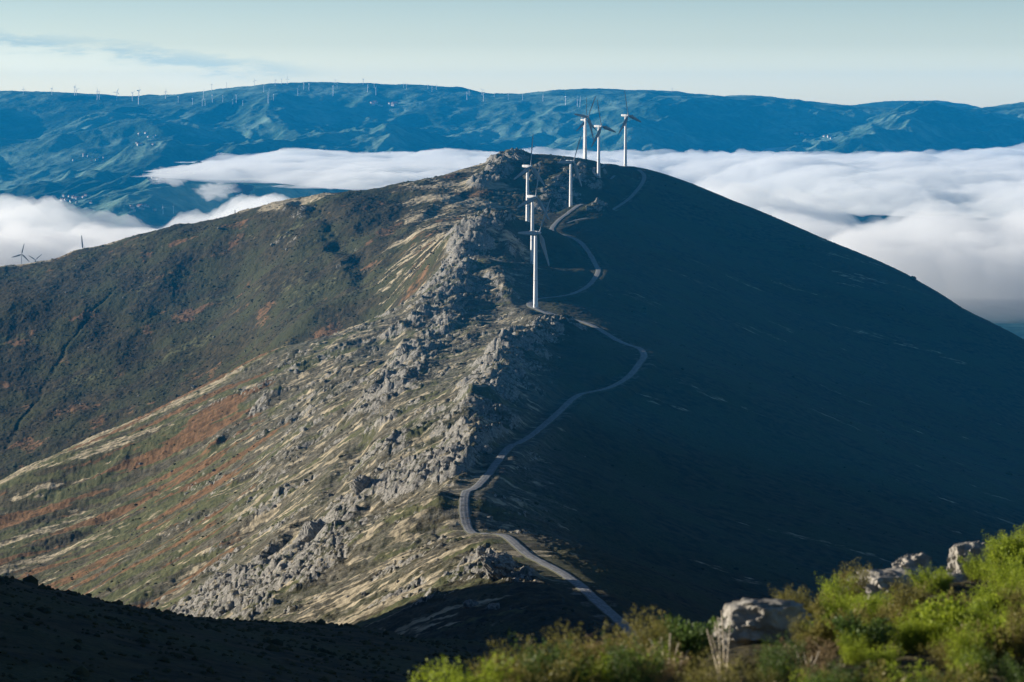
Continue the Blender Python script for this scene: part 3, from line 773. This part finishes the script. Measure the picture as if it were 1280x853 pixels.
for (u, v, s, lab) in [(213, 221, 1.0, "small round puff of fog over the far slope"), (269, 239, .85, "small ragged puff of fog beside the larger band"), (300, 237, .5, "smallest faint puff of fog, right of the ragged one")]:
    x, y = deck(u, v); bm = bmesh.new(); bmesh.ops.create_icosphere(bm, subdivisions=5, radius=1)
    for w in bm.verts:
        c = w.co; k = 1 + 1.1 * float(fbm(np.array([c.x * 1.9 + u]), np.array([c.y * 1.9 + c.z * 2.4]), 5, 480, .6)[0])
        w.co = Vector((c.x * 62 * k, c.y * 120 * k, c.z * 26 * k)) * s
    o = bm_obj('fog', bm, M_WISP, None, True, (x, y, DECK)); prop(o, lab, 'fog', None, 'stuff')

# ------------------------------------------------------------------ haze
HZ = (-19600, 19600, -19600, 19600, -772, 240)
bm = bmesh.new(); bmesh.ops.create_cube(bm, size=1, matrix=Matrix.Translation(((HZ[0]+HZ[1])/2, (HZ[2]+HZ[3])/2, (HZ[4]+HZ[5])/2)) @ Matrix.Diagonal((HZ[1]-HZ[0], HZ[3]-HZ[2], HZ[5]-HZ[4], 1)))
haze = bm_obj('haze', bm, volume_mat('haze', (0.012, 0.42, 1.0), 3.3e-5), None); prop(haze, kind='stuff')

# ------------------------------------------------------------------ loose rocks and scrub on the hill
M_ROCK = mat_simple('weathered_granite', (0.10, 0.098, 0.09), (0.31, 0.30, 0.27), 0.9, .95, .15, .7, .25)
def ico(sub):
    bm = bmesh.new(); bmesh.ops.create_icosphere(bm, subdivisions=sub, radius=1)
    v = np.array([x.co[:] for x in bm.verts]); f = np.array([[q.index for q in p.verts] for p in bm.faces]); bm.free(); return v, f
def rock_shape(v, seed, jag=.35, freq=1.3):
    p = v * freq; s = seed * 17.3
    n = fbm(p[:, 0] + s + p[:, 2] * .7, p[:, 1] - s + p[:, 2] * 1.3, 4, 600, .55) + .6 * (ridged(p[:, 0] * 1.4 + s, p[:, 2] * 1.4 + p[:, 1] + s, 3, 620) - .5)
    return v * (1 + jag * 1.6 * n)[:, None]
def scatter(name, mat, px, py, size, sub, kinds, jag, squash, label, cat, sink=.25, tilt=.5):
    v, f = ico(sub); K = [rock_shape(v, k + 1, jag) for k in range(kinds)]
    n = len(px); k = rng.integers(0, kinds, n); a = rng.uniform(0, 6.28, n); sx, sy = rng.uniform(.7, 1.4, n), rng.uniform(.7, 1.3, n)
    base = np.stack(K)[k]; base = base * np.stack([sx, sy, squash * rng.uniform(.7, 1.3, n)], -1)[:, None, :] * size[:, None, None]
    tl = rng.uniform(-tilt, tilt, n); c, s_ = np.cos(tl)[:, None], np.sin(tl)[:, None]
    bx = base[..., 0] * c - base[..., 2] * s_; bz = base[..., 0] * s_ + base[..., 2] * c; by = base[..., 1]
    c, s_ = np.cos(a)[:, None], np.sin(a)[:, None]
    co = np.stack([bx * c - by * s_ + px[:, None], bx * s_ + by * c + py[:, None], bz + (GROUND(px, py) + size * squash * (1 - 2 * sink) * .5)[:, None]], -1)
    ff = (f[None] + (np.arange(n) * len(v))[:, None, None]).reshape(-1, 3)
    o = raw_mesh(name, co.reshape(-1, 3), ff, mat, None, False); prop(o, label, cat, None, 'stuff'); return o
def pick(weight, n):
    area = R2 * R2 * 0 + R2 * np.gradient(R2, axis=0) * np.gradient(A2, axis=1)
    w = np.clip(weight * area, 0, None).ravel(); c = np.cumsum(w); i = np.searchsorted(c, rng.uniform(0, c[-1], n))
    i = np.clip(i, 0, len(c) - 1); return X.ravel()[i] + rng.normal(0, .8, n), Y.ravel()[i] + rng.normal(0, .8, n)
inview = (np.abs(A2) < R(11)) * (trackmask < .2)
rx, ry = pick((rock ** 2 + .010 * sunny) * inview * sstep(900, 1050, Y), 1700)
scatter('rubble', M_ROCK, rx, ry, np.exp(rng.normal(-.35, .5, len(rx))), 2, 9, .42, .8, 'loose grey rocks strewn over the crags', 'rocks')
M_SCRUB = mat_simple('heather_scrub', (0.024, 0.028, 0.012), (0.072, 0.066, 0.028), .05, .95, .1)
hx, hy = pick(1.0 * (lh * (1 - .7 * straw) + .16 * sunny * (1 - straw) ** 2 * (1 - lh) + .05 * rs) * inview * sstep(1000, 1100, Y) * sstep(3500, 3300, Y) * (1 - np.clip(rock * 2, 0, 1)) * (.25 + sstep(-.2, .4, fbm(X / 40, Y / 40, 3, 661))), 20000)
scatter('undergrowth', M_SCRUB, hx, hy, np.exp(rng.normal(-.62, .42, len(hx))), 1, 6, .4, .6, 'low dark heather scrub covering the slopes', 'scrub', .3, .3)

nx_, ny_ = pick((np.abs(A2) < R(14)) * sstep(330, 420, Y) * sstep(1050, 980, Y) * (trackmask < .2) * (.15 + sstep(-.1, .4, fbm(X / 14, Y / 14, 3, 662))), 16000)
scatter('undergrowth', M_SCRUB, nx_, ny_, np.exp(rng.normal(-.95, .42, len(nx_))), 1, 6, .45, .75, 'dark heather and stones on the shaded near spur', 'scrub', .3, .3)
def crag(u, v, d0, r, hz, seed, label, yaw=0.0, name='rock_outcrop', cat='rock outcrop', dist=None, sub=5, jag=.42, sink=.3, width=1.0, mat=None, group=None):
    if dist: 
        x, y, _ = P(u, v, dist)
    else: x, y, _ = sight(u, v, GROUND, d0, 4300)
    z = float(GROUND(np.array([x]), np.array([y]))[0])
    vv, f = ico(sub); g = np.random.default_rng(seed); soft = mat is M_SCRUB
    near_ = r < 2
    p = rock_shape(vv, seed, (.26 if near_ else .24) if not soft else .4, .9)
    if not soft:                                     # joints: flat faces broken off the block, then weathering
        for rnd in range(2):
            for k in range(8 if near_ else 10):
                dvec = g.normal(0, 1, 3); dvec /= np.linalg.norm(dvec); cc = g.uniform(.80, 1.02) if near_ else g.uniform(.66, .98)
                t_ = p @ dvec; p = p - np.clip(t_ - cc, 0, None)[:, None] * dvec
            q_ = p * 1.7 + seed
            p = p * (1 + (.34 if rnd == 0 else .16) * (ridged(q_[:, 0] + q_[:, 2] * .6, q_[:, 1] - q_[:, 2] * .8, 3, 640 + rnd) - .4))[:, None]
        q_ = p * 6.0; p = p * (1 + .07 * fbm(q_[:, 0] + q_[:, 2], q_[:, 1] - q_[:, 2] * .7, 3, 644))[:, None]
    if r < 2: p[:, 2] = np.where(p[:, 2] > .62, .62 + (p[:, 2] - .62) * .35, p[:, 2])
    if not near_ and not soft: hz *= .85; r *= .85; sink = .5
    p = p * np.array([r * width, r * .8, hz])
    o = raw_mesh(name, p, f, mat or M_ROCK, None, False); o.location = (x, y, z + hz * (1 - 2 * sink) * .6); o.rotation_euler = (0, 0, yaw)
    prop(o, label, cat, group); return o
crag(696, 411, 1500, 7, 5.5, 3, 'pale jagged outcrop on the crest just below the nearest turbine', .4)
crag(597, 284, 1500, 12, 8, 5, 'dark rocky knoll crowning the ridge left of the turbine row', .2)
crag(622, 708, 1000, 8.5, 7, 8, 'steep pale outcrop at the near end of the ridge below the track bend', .9)
crag(648, 199, 1500, 13, 8, 11, 'dark rock cap on the summit skyline', 0)
crag(383, 262, 1500, 8, 5, 14, 'weathered outcrop at the head of the gully on the left ridge', .3)
crag(455, 610, 1000, 9, 7, 17, 'upright grey crag throwing a black shadow on the sunlit flank', .5)
crag(392, 668, 1000, 10, 8, 19, 'broad grey crag low on the flank with a deep black hollow beside it', .2)
crag(505, 440, 1500, 7, 6, 21, 'narrow rock fin high on the sunlit flank', .6)
crag(590, 757, 900, 3.4, 2.6, 23, 'round grey boulder at the foot of the ridge, left of its twin', .1, 'boulder', 'boulder')
crag(618, 760, 900, 3.2, 2.3, 26, 'flat grey boulder at the foot of the ridge, right of its twin', .8, 'boulder', 'boulder')

# ------------------------------------------------------------------ foreground shrubs and rocks
def leaf_mat(name, c0, c1, trans):
    t = NT(name); v = t.mapping(); n = t.noise(9.0, 3, .6, v)
    c = t.mix(t.ramp(n, .3, .7), c0, c1)
    p = t.n('ShaderNodeBsdfPrincipled'); t.l(c, p.inputs['Base Color']); p.inputs['Roughness'].default_value = .55; p.inputs['Specular IOR Level'].default_value = .25
    q = t.n('ShaderNodeBsdfTranslucent'); t.l(c, q.inputs['Color'])
    m = t.n('ShaderNodeMixShader'); m.inputs[0].default_value = trans
    t.l(p.outputs[0], m.inputs[1]); t.l(q.outputs[0], m.inputs[2]); t.l(m.outputs[0], t.out.inputs['Surface']); return t.m
LEAF = {'lime': leaf_mat('lime_leaf', (0.17, 0.235, 0.018), (0.36, 0.43, 0.04), .5), 'olive': leaf_mat('olive_leaf', (0.12, 0.12, 0.026), (0.27, 0.235, 0.06), .4),
        'dark': leaf_mat('dark_leaf', (0.045, 0.085, 0.018), (0.11, 0.17, 0.035), .4), 'tan': leaf_mat('dry_leaf', (0.17, 0.115, 0.05), (0.34, 0.25, 0.12), .25)}
M_STEM = mat_simple('woody_stem', (0.10, 0.07, 0.04), (0.24, 0.17, 0.10), 12, .9, .1)
M_DRY = mat_simple('dry_stem', (0.40, 0.34, 0.25), (0.62, 0.55, 0.43), 12, .9, .1)
def shrub_data(seed, stems, height, spread, leaves, lsize, lw, droop=.0, spire=.5):
    """arrays for one shrub: leaf quads and thin stem prisms, base at the origin"""
    g = np.random.default_rng(seed); L, S, SF = [], [], []
    for s in range(stems):
        a = g.uniform(0, 6.283); r0 = g.uniform(0, spread * .45); lean = g.uniform(.05, .55) * spread / height
        h = height * g.uniform(.55, 1.0) * (1 - .35 * (r0 / spread)); d = np.array([math.cos(a), math.sin(a), 0])
        p0 = d * r0 * g.uniform(.6, 1); n = 7; ts = np.linspace(0, 1, n)
        path = p0 + np.outer(ts * h * lean + ts**2 * h * lean * .6, d) + np.outer(ts * h - droop * ts**2 * h, [0, 0, 1]) + np.cumsum(g.normal(0, .02 * height, (n, 3)), 0) * [[1, 1, .3]]
        rad = .006 * height / .5 * (1 - .8 * ts)
        b = len(S) 
        for q in range(n):
            for k in range(3): S.append(path[q] + rad[q] * np.array([math.cos(k * 2.094), math.sin(k * 2.094), 0]))
        for q in range(n - 1):
            for k in range(3): SF.append((b + q*3 + k, b + q*3 + (k+1) % 3, b + q*3 + 3 + (k+1) % 3, b + q*3 + 3 + k))
        # side shoots carry the leaves
        shoots = g.integers(5, 9)
        for q in range(shoots + 1):
            t = 1.0 if q == shoots else g.uniform(.3, .97)
            o = np.array([np.interp(t, ts, path[:, k]) for k in range(3)])
            dr = g.normal(0, 1, 3); dr[2] = abs(dr[2]) * .8 + 1.2 * spire * 2; dr /= np.linalg.norm(dr)
            if q == shoots: dr = path[-1] - path[-2]; dr /= np.linalg.norm(dr)
            ln = height * g.uniform(.16, .34); m = leaves
            tt = g.uniform(0, 1, m); wid = .030 * height / .5 * (1 - .75 * tt) + .004
            c = o + np.outer(tt * ln, dr) + g.normal(0, 1, (m, 3)) * wid[:, None]
            dirs = g.normal(0, 1, (m, 3)) + dr * 1.4; dirs /= np.linalg.norm(dirs, axis=1)[:, None]
            sd = np.cross(dirs, g.normal(0, 1, (m, 3))); sd /= np.linalg.norm(sd, axis=1)[:, None] + 1e-9
            l = lsize * g.uniform(.6, 1.3, m)[:, None]; w = lw * l
            L.append(np.stack([c, c + dirs * l * .5 + sd * w, c + dirs * l, c + dirs * l * .5 - sd * w], 1))
    return np.concatenate(L).reshape(-1, 3), np.array(S), np.array(SF)
VAR = []
for k, (st, h, sp, lv, ls, lw) in enumerate([(30, .46, .26, 26, .020, .22), (34, .40, .30, 26, .019, .24), (26, .56, .24, 28, .022, .20), (38, .34, .32, 24, .018, .26), (24, .42, .28, 16, .036, .34)]):
    VAR.append(shrub_data(900 + k, st, h, sp, lv, ls, lw))
MESH = {}
def shrub_mesh(k, kind):
    if (k, kind) not in MESH:
        lv, sv, sf = VAR[k]
        a = raw_mesh('foliage', lv, np.arange(len(lv)).reshape(-1, 4), LEAF[kind]); b = raw_mesh('stem', sv, sf, M_STEM)
        MESH[(k, kind)] = (a.data, b.data); bpy.data.objects.remove(a); bpy.data.objects.remove(b)
    return MESH[(k, kind)]
def ground_z(x, y): return float(GROUND(np.array([x]), np.array([y]))[0])
def bush(u, d, k, kind, s, label, name='shrub'):
    x, y, _ = P(u, 700, d); z = ground_z(x, y)
    r = bpy.data.objects.new(name, None); link(r); r.location = (x, y, z - .03); r.rotation_euler = (0, 0, random.uniform(0, 6.28)); r.scale = (s, s, s * random.uniform(.95, 1.08))
    fo, st = shrub_mesh(k, kind)
    link(bpy.data.objects.new('foliage', fo), r); link(bpy.data.objects.new('stem', st), r)
    prop(r, label, 'shrub', 'shrubs on the near slope'); return r
for a in [
    (560, 15.2, 1, 'lime', 1.0, 'bright lime shrub at the left end of the near thicket'),
    (592, 15.0, 0, 'lime', .9, 'small green shrub rising just behind the bright lime end shrub'),
    (650, 15.3, 3, 'olive', 1.05, 'blurred olive shrub below the dry seed head'),
    (688, 15.6, 1, 'dark', .95, 'dark green blurred shrub right of the dry seed head'),
    (735, 16.2, 0, 'olive', .95, 'olive brown shrub below where the track leaves sight'),
    (772, 16.8, 3, 'tan', .9, 'dry tan shrub before the lower end of the track'),
    (812, 17.4, 2, 'olive', .80, 'tall pointed olive shrub with tan stems, left of the pale grass tuft'),
    (842, 18.0, 4, 'dark', .8, 'broad leaved dark shrub beside the pale grass tuft'),
    (866, 18.6, 4, 'dark', .8, 'low dark green shrub below the pale grass tuft'),
    (958, 17.4, 0, 'olive', .6, 'low olive shrub in front of the large pale slab'),
    (985, 21.6, 2, 'olive', .62, 'upright olive shrub growing against the right end of the pale slab'),
    (1012, 22.4, 0, 'olive', .72, 'rounded yellowish shrub right of the pale slab'),
    (1045, 23.6, 2, 'lime', .70, 'spired green shrub topping the slope left of the pale ledge'),
    (1068, 24.4, 2, 'olive', .80, 'tall brownish shrub touching the left end of the pale ledge'),
    (1098, 22.4, 0, 'lime', .5, 'green shrub in front of the pale ledge'),
    (1160, 25.2, 1, 'lime', .62, 'leafy lime shrub just right of the pale ledge'),
    (1180, 25.6, 0, 'lime', .5, 'small lime shrub between the ledge and the round boulder'),
    (1222, 27.2, 1, 'lime', .62, 'low lime shrub at the foot of the round boulder'),
    (1262, 30.0, 2, 'lime', .62, 'tall lime shrub on the skyline right of the round boulder'),
    (1288, 30.6, 0, 'lime', .7, 'lime shrub by the small rock on the right edge'),
    (1080, 18.8, 4, 'dark', .7, 'broad leaved green shrub low in front, below the pale ledge'),
    (1190, 19.4, 4, 'lime', .8, 'glossy lime shrub low in front, below the round boulder')]:
    bush(*a)
# the thicket between them
lvs = {k: [] for k in LEAF}; stv, stf, nst = [], [], 0
def infill(n, y0f, y1f):
    global nst
    cnt = 0
    while cnt < n:
        u = rng.uniform(520, 1620); y = rng.uniform(14, 33); x = (u - 640) / F * y; e = float(near_edge(x))
        if y > e + .6 or y < 14.0: continue
        if 880 < u < 1000 and y > 16.6: continue
        if 1065 < u < 1205 and y > 22.6: continue
        if 1180 < u < 1255 and y > 25.5: continue
        k = int(rng.integers(0, 5)); z = ground_z(x, y) - .05; a = rng.uniform(0, 6.28); s = rng.uniform(.5, .85)
        if u < 900: s *= 1.1
        c, s_ = math.cos(a) * s, math.sin(a) * s; M = np.array([[c, -s_, 0], [s_, c, 0], [0, 0, s]])
        t = rng.uniform(); kind = ('lime' if t < .68 else 'olive' if t < .86 else 'dark') if u > 1050 else ('olive' if t < .45 else 'lime' if t < .65 else 'dark' if t < .85 else 'tan')
        lv, sv, sf = VAR[k]
        lvs[kind].append(lv @ M.T + [x, y, z]); stv.append(sv @ M.T + [x, y, z]); stf.append(sf + nst); nst += len(sv); cnt += 1
infill(190, 0, 0)
mats = list(LEAF.values()) + [M_STEM]; cos, fs, mi, off = [], [], [], 0
for i, k in enumerate(LEAF):
    if not lvs[k]: continue
    a = np.concatenate(lvs[k]); cos.append(a); fs.append(np.arange(len(a)).reshape(-1, 4) + off); mi.append(np.full(len(a) // 4, i)); off += len(a)
a = np.concatenate(stv); f = np.concatenate(stf); cos.append(a); fs.append(f + off); mi.append(np.full(len(f), len(LEAF)))
o = raw_mesh('undergrowth', np.concatenate(cos), np.concatenate(fs), None)
for m in mats: o.data.materials.append(m)
o.data.polygons.foreach_set('material_index', np.concatenate(mi).astype(np.int32)); prop(o, 'tangled heath thicket covering the near slope', 'scrub', None, 'stuff')

M_PALE = mat_simple('pale_granite', (0.17, 0.16, 0.14), (0.42, 0.395, 0.345), 7.0, .95, .15, .8, .02)
crag(953, 790, 0, .27, .24, 31, 'large pale slab of rock left of the thicket', .2, 'boulder', 'boulder', 20.4, 5, .22, .08, 1.35, M_PALE)
crag(1112, 715, 0, .32, .23, 34, 'pale broken ledge with a notch, on the skyline of the near slope', .3, 'boulder', 'boulder', 25.6, 5, .34, .05, 1.2, M_PALE)
crag(1140, 700, 0, .22, .28, 37, 'lumpy pale rock at the right end of the broken ledge', .9, 'boulder', 'boulder', 26.4, 5, .30, .0, 1.1, M_PALE)
crag(1183, 700, 0, .20, .18, 39, 'small low pale rock left of the round boulder', .5, 'boulder', 'boulder', 28.4, 5, .30, .0, 1.2, M_PALE)
crag(1214, 690, 0, .27, .36, 42, 'round knobbly grey boulder standing up on the near skyline', 1.2, 'boulder', 'boulder', 29.4, 5, .26, .0, 1.0, M_PALE)
crag(1246, 690, 0, .20, .22, 45, 'low pale rock right of the round boulder', .1, 'boulder', 'boulder', 30.4, 5, .30, .0, 1.1, M_PALE)
crag(1284, 670, 0, .22, .30, 48, 'pale rock cut by the right edge of the picture', .7, 'boulder', 'boulder', 32.4, 5, .28, .0, 1.0, M_PALE)

# dry grass tuft and dry seed heads
def tube_strip(path, r0, r1):
    n = len(path); v, f = [], []
    for q in range(n):
        r = r0 + (r1 - r0) * q / (n - 1)
        for k in range(4): v.append(path[q] + r * np.array([math.cos(k * 1.571), math.sin(k * 1.571), .3 * math.sin(k * 1.571)]))
    for q in range(n - 1):
        for k in range(4): f.append((q*4 + k, q*4 + (k+1) % 4, q*4 + 4 + (k+1) % 4, q*4 + 4 + k))
    return np.array(v), np.array(f)
def stalks(name, u, d, ends, r0, r1, mat, label, cat, head=None):
    x, y, _ = P(u, 750, d); z = ground_z(x, y); vs_, fs_, b = [], [], 0; tips = []
    for (du, v, bend) in ends:
        tx, ty, tz = P(u + du, v, d); p1 = np.array([tx - x, rng.uniform(-.06, .06), tz - z]); p0 = np.array([rng.uniform(-.03, .03), 0, -.05])
        t = np.linspace(0, 1, 8)[:, None]; path = p0 + (p1 - p0) * np.hstack([t ** (1 + bend), t, t])
        a, f = tube_strip(path, r0, r1); vs_.append(a); fs_.append(f + b); b += len(a); tips.append(p1)
    root = bpy.data.objects.new(name, None); link(root); root.location = (x, y, z)
    raw_mesh('stem', np.concatenate(vs_), np.concatenate(fs_), mat, None, True, root)
    if head:
        for p in tips:
            m = head[0]; c = p + rng.normal(0, 1, (m, 3)) * [head[1], head[1], head[1] * .6]
            dr = rng.normal(0, 1, (m, 3)); dr /= np.linalg.norm(dr, axis=1)[:, None]; sd = np.cross(dr, rng.normal(0, 1, (m, 3))); sd /= np.linalg.norm(sd, axis=1)[:, None]
            l = head[2]; L = np.stack([c, c + dr * l + sd * l * .4, c + dr * 2 * l, c + dr * l - sd * l * .4], 1).reshape(-1, 3)
            raw_mesh('seed_head', L, np.arange(len(L)).reshape(-1, 4), LEAF[head[3]], None, False, root)
    prop(root, label, cat); return root
stalks('grass_tuft', 906, 17.6, [(-22, 788, .4), (-19, 800, .5), (-12, 778, .4), (-9, 770, .3), (-3, 765, .2), (-17, 794, .5), (6, 778, .3)], .006, .003, M_DRY, 'pale dry grass tuft fanning out left of the large slab', 'grass tuft')
stalks('dry_plant', 838, 16.8, [(-26, 800, .5), (-12, 796, .3), (0, 792, .2), (10, 802, .4), (22, 812, .5), (-36, 815, .6)], .006, .003, M_DRY, 'bare tan stems fanning up left of the grass tuft', 'dry plant')
stalks('dry_plant', 1010, 17.6, [(-16, 806, .4), (-6, 815, .3), (6, 822, .4), (14, 812, .5)], .005, .003, M_DRY, 'bare pale stems low in the thicket below the pale slab', 'dry plant')
crag(1003, 309, 1500, 2.0, 1.8, 51, 'small dark bush on the right skyline of the hill, the higher one', 0, 'bush', 'bush', None, 4, .5, .1, 1.2, M_SCRUB)
crag(1141, 350, 1500, 3.0, 2.6, 53, 'dark bush on the right skyline of the hill, the lower larger one', 0, 'bush', 'bush', None, 4, .5, .1, 1.3, M_SCRUB)

# ------------------------------------------------------------------ camera, sun, sky
cd = bpy.data.cameras.new('camera'); cd.lens = 100; cd.sensor_width = 36; cd.clip_start = .1; cd.clip_end = 60000
cd.dof.use_dof = True; cd.dof.focus_distance = 2200; cd.dof.aperture_fstop = 5.0
cam = bpy.data.objects.new('camera', cd); link(cam); cam.rotation_euler = (math.pi / 2 - PITCH, 0, 0); scene.camera = cam
ld = bpy.data.lights.new('sun', 'SUN'); ld.energy = 5.0; ld.angle = R(.5); ld.color = (1.0, .90, .77)
lo = bpy.data.objects.new('sun', ld); link(lo); lo.rotation_euler = SUN.to_track_quat('Z', 'Y').to_euler(); lo.location = (0, 0, 500)
w = bpy.data.worlds.new('World'); scene.world = w; w.use_nodes = True; nt = w.node_tree
sk = nt.nodes.new('ShaderNodeTexSky'); sk.sky_type = 'NISHITA'; sk.sun_disc = False
sk.sun_elevation = SUN_EL; sk.sun_rotation = math.atan2(SUN.x, SUN.y); sk.altitude = 1300; sk.air_density = 1.0; sk.dust_density = 1.0; sk.ozone_density = 1.5
bg = nt.nodes['Background']; bg.inputs[1].default_value = 0.15
geo = nt.nodes.new('ShaderNodeTexCoord'); sep = nt.nodes.new('ShaderNodeSeparateXYZ'); nt.links.new(geo.outputs['Generated'], sep.inputs[0])
cr = nt.nodes.new('ShaderNodeValToRGB'); cr.color_ramp.interpolation = 'B_SPLINE'
mr = nt.nodes.new('ShaderNodeMapRange'); mr.inputs['From Min'].default_value = 0.0; mr.inputs['From Max'].default_value = 0.05; nt.links.new(sep.outputs[2], mr.inputs['Value']); nt.links.new(mr.outputs[0], cr.inputs[0])
el = cr.color_ramp.elements; el[0].position = .22; el[0].color = (.90, .90, 1.02, 1); el[1].position = .95; el[1].color = (.33, .395, .51, 1)
e = el.new(.45); e.color = (.55, .58, .72, 1)
mx = nt.nodes.new('ShaderNodeVectorMath'); mx.operation = 'MULTIPLY'; nt.links.new(sk.outputs[0], mx.inputs[0]); nt.links.new(cr.outputs[0], mx.inputs[1])
sc_ = nt.nodes.new('ShaderNodeVectorMath'); sc_.operation = 'SCALE'; sc_.inputs['Scale'].default_value = 1.17; 
def wm(op, a, b=0.0):
    o = nt.nodes.new('ShaderNodeMath'); o.operation = op
    for q, v_ in ((o.inputs[0], a), (o.inputs[1], b)):
        if hasattr(v_, 'is_linked'): nt.links.new(v_, q)
        else: q.default_value = v_
    return o.outputs[0]
def wr(v_, a, b):
    o = nt.nodes.new('ShaderNodeMapRange'); o.interpolation_type = 'SMOOTHSTEP'; nt.links.new(v_, o.inputs['Value']); o.inputs['From Min'].default_value = a; o.inputs['From Max'].default_value = b; return o.outputs[0]
mp = nt.nodes.new('ShaderNodeMapping'); mp.inputs['Scale'].default_value = (60, 60, 330); nt.links.new(geo.outputs['Generated'], mp.inputs['Vector'])
nz = nt.nodes.new('ShaderNodeTexNoise'); nz.inputs['Scale'].default_value = 1.0; nz.inputs['Detail'].default_value = 7; nz.inputs['Roughness'].default_value = .6; nt.links.new(mp.outputs[0], nz.inputs['Vector'])
mp2 = nt.nodes.new('ShaderNodeMapping'); mp2.inputs['Scale'].default_value = (14, 14, 40); nt.links.new(geo.outputs['Generated'], mp2.inputs['Vector'])
nz2 = nt.nodes.new('ShaderNodeTexNoise'); nz2.inputs['Scale'].default_value = 1.0; nz2.inputs['Detail'].default_value = 3; nt.links.new(mp2.outputs[0], nz2.inputs['Vector'])
dd = wm('SUBTRACT', sep.outputs[2], wm('SUBTRACT', 0.0045, wm('MULTIPLY', sep.outputs[0], 0.116)))   # height above the streak's axis
dd = wm('ADD', dd, wm('MULTIPLY', wm('SUBTRACT', nz.outputs[0], .5), .013)); dd = wm('ADD', dd, wm('MULTIPLY', wm('SUBTRACT', nz2.outputs[0], .5), .007))
core = wm('MULTIPLY', wr(dd, 0.0034, 0.0), wr(dd, -.008, -.0006)); lower_ = wm('MULTIPLY', wr(dd, -.0002, -.0045), wr(dd, -.016, -.006))
span = wm('MULTIPLY', wr(sep.outputs[0], -.055, -.10), wr(sep.outputs[0], -.21, -.165))
span2 = wr(sep.outputs[0], -.02, -.12)
m1 = nt.nodes.new('ShaderNodeMix'); m1.data_type = 'RGBA'; nt.links.new(wm('MULTIPLY', wm('MULTIPLY', wm('MULTIPLY', core, span), .85), wr(nz.outputs[0], .25, .6)), m1.inputs[0]); m1.inputs[6].default_value = (1, 1, 1, 1); m1.inputs[7].default_value = (.60, .74, .93, 1)
m2 = nt.nodes.new('ShaderNodeMix'); m2.data_type = 'RGBA'; nt.links.new(wm('MULTIPLY', wm('MULTIPLY', lower_, span2), wr(nz2.outputs[0], .3, .65)), m2.inputs[0]); nt.links.new(m1.outputs[2], m2.inputs[6]); m2.inputs[7].default_value = (1.03, 1.04, 1.09, 1)
mx2 = nt.nodes.new('ShaderNodeVectorMath'); mx2.operation = 'MULTIPLY'; nt.links.new(mx.outputs[0], mx2.inputs[0]); nt.links.new(m2.outputs[2], mx2.inputs[1])
e2 = el.new(1.0); e2.color = (.15, .18, .21, 1); mr.inputs['From Max'].default_value = 0.05
nt.links.new(mx2.outputs[0], sc_.inputs[0])
nt.links.new(sc_.outputs[0], bg.inputs[0])
vs = scene.view_settings; vs.view_transform = 'Standard'; vs.look = 'None'; vs.exposure = 0.85; vs.gamma = 1.0; vs.use_curve_mapping = False
scene.render.engine = 'CYCLES'; cy = scene.cycles
cy.max_bounces = 12; cy.diffuse_bounces = 3; cy.glossy_bounces = 2; cy.transmission_bounces = 3; cy.volume_bounces = 12; cy.transparent_max_bounces = 64
cy.use_denoising = True; cy.denoiser = 'OPENIMAGEDENOISE'; cy.use_adaptive_sampling = True; cy.adaptive_threshold = 0.01
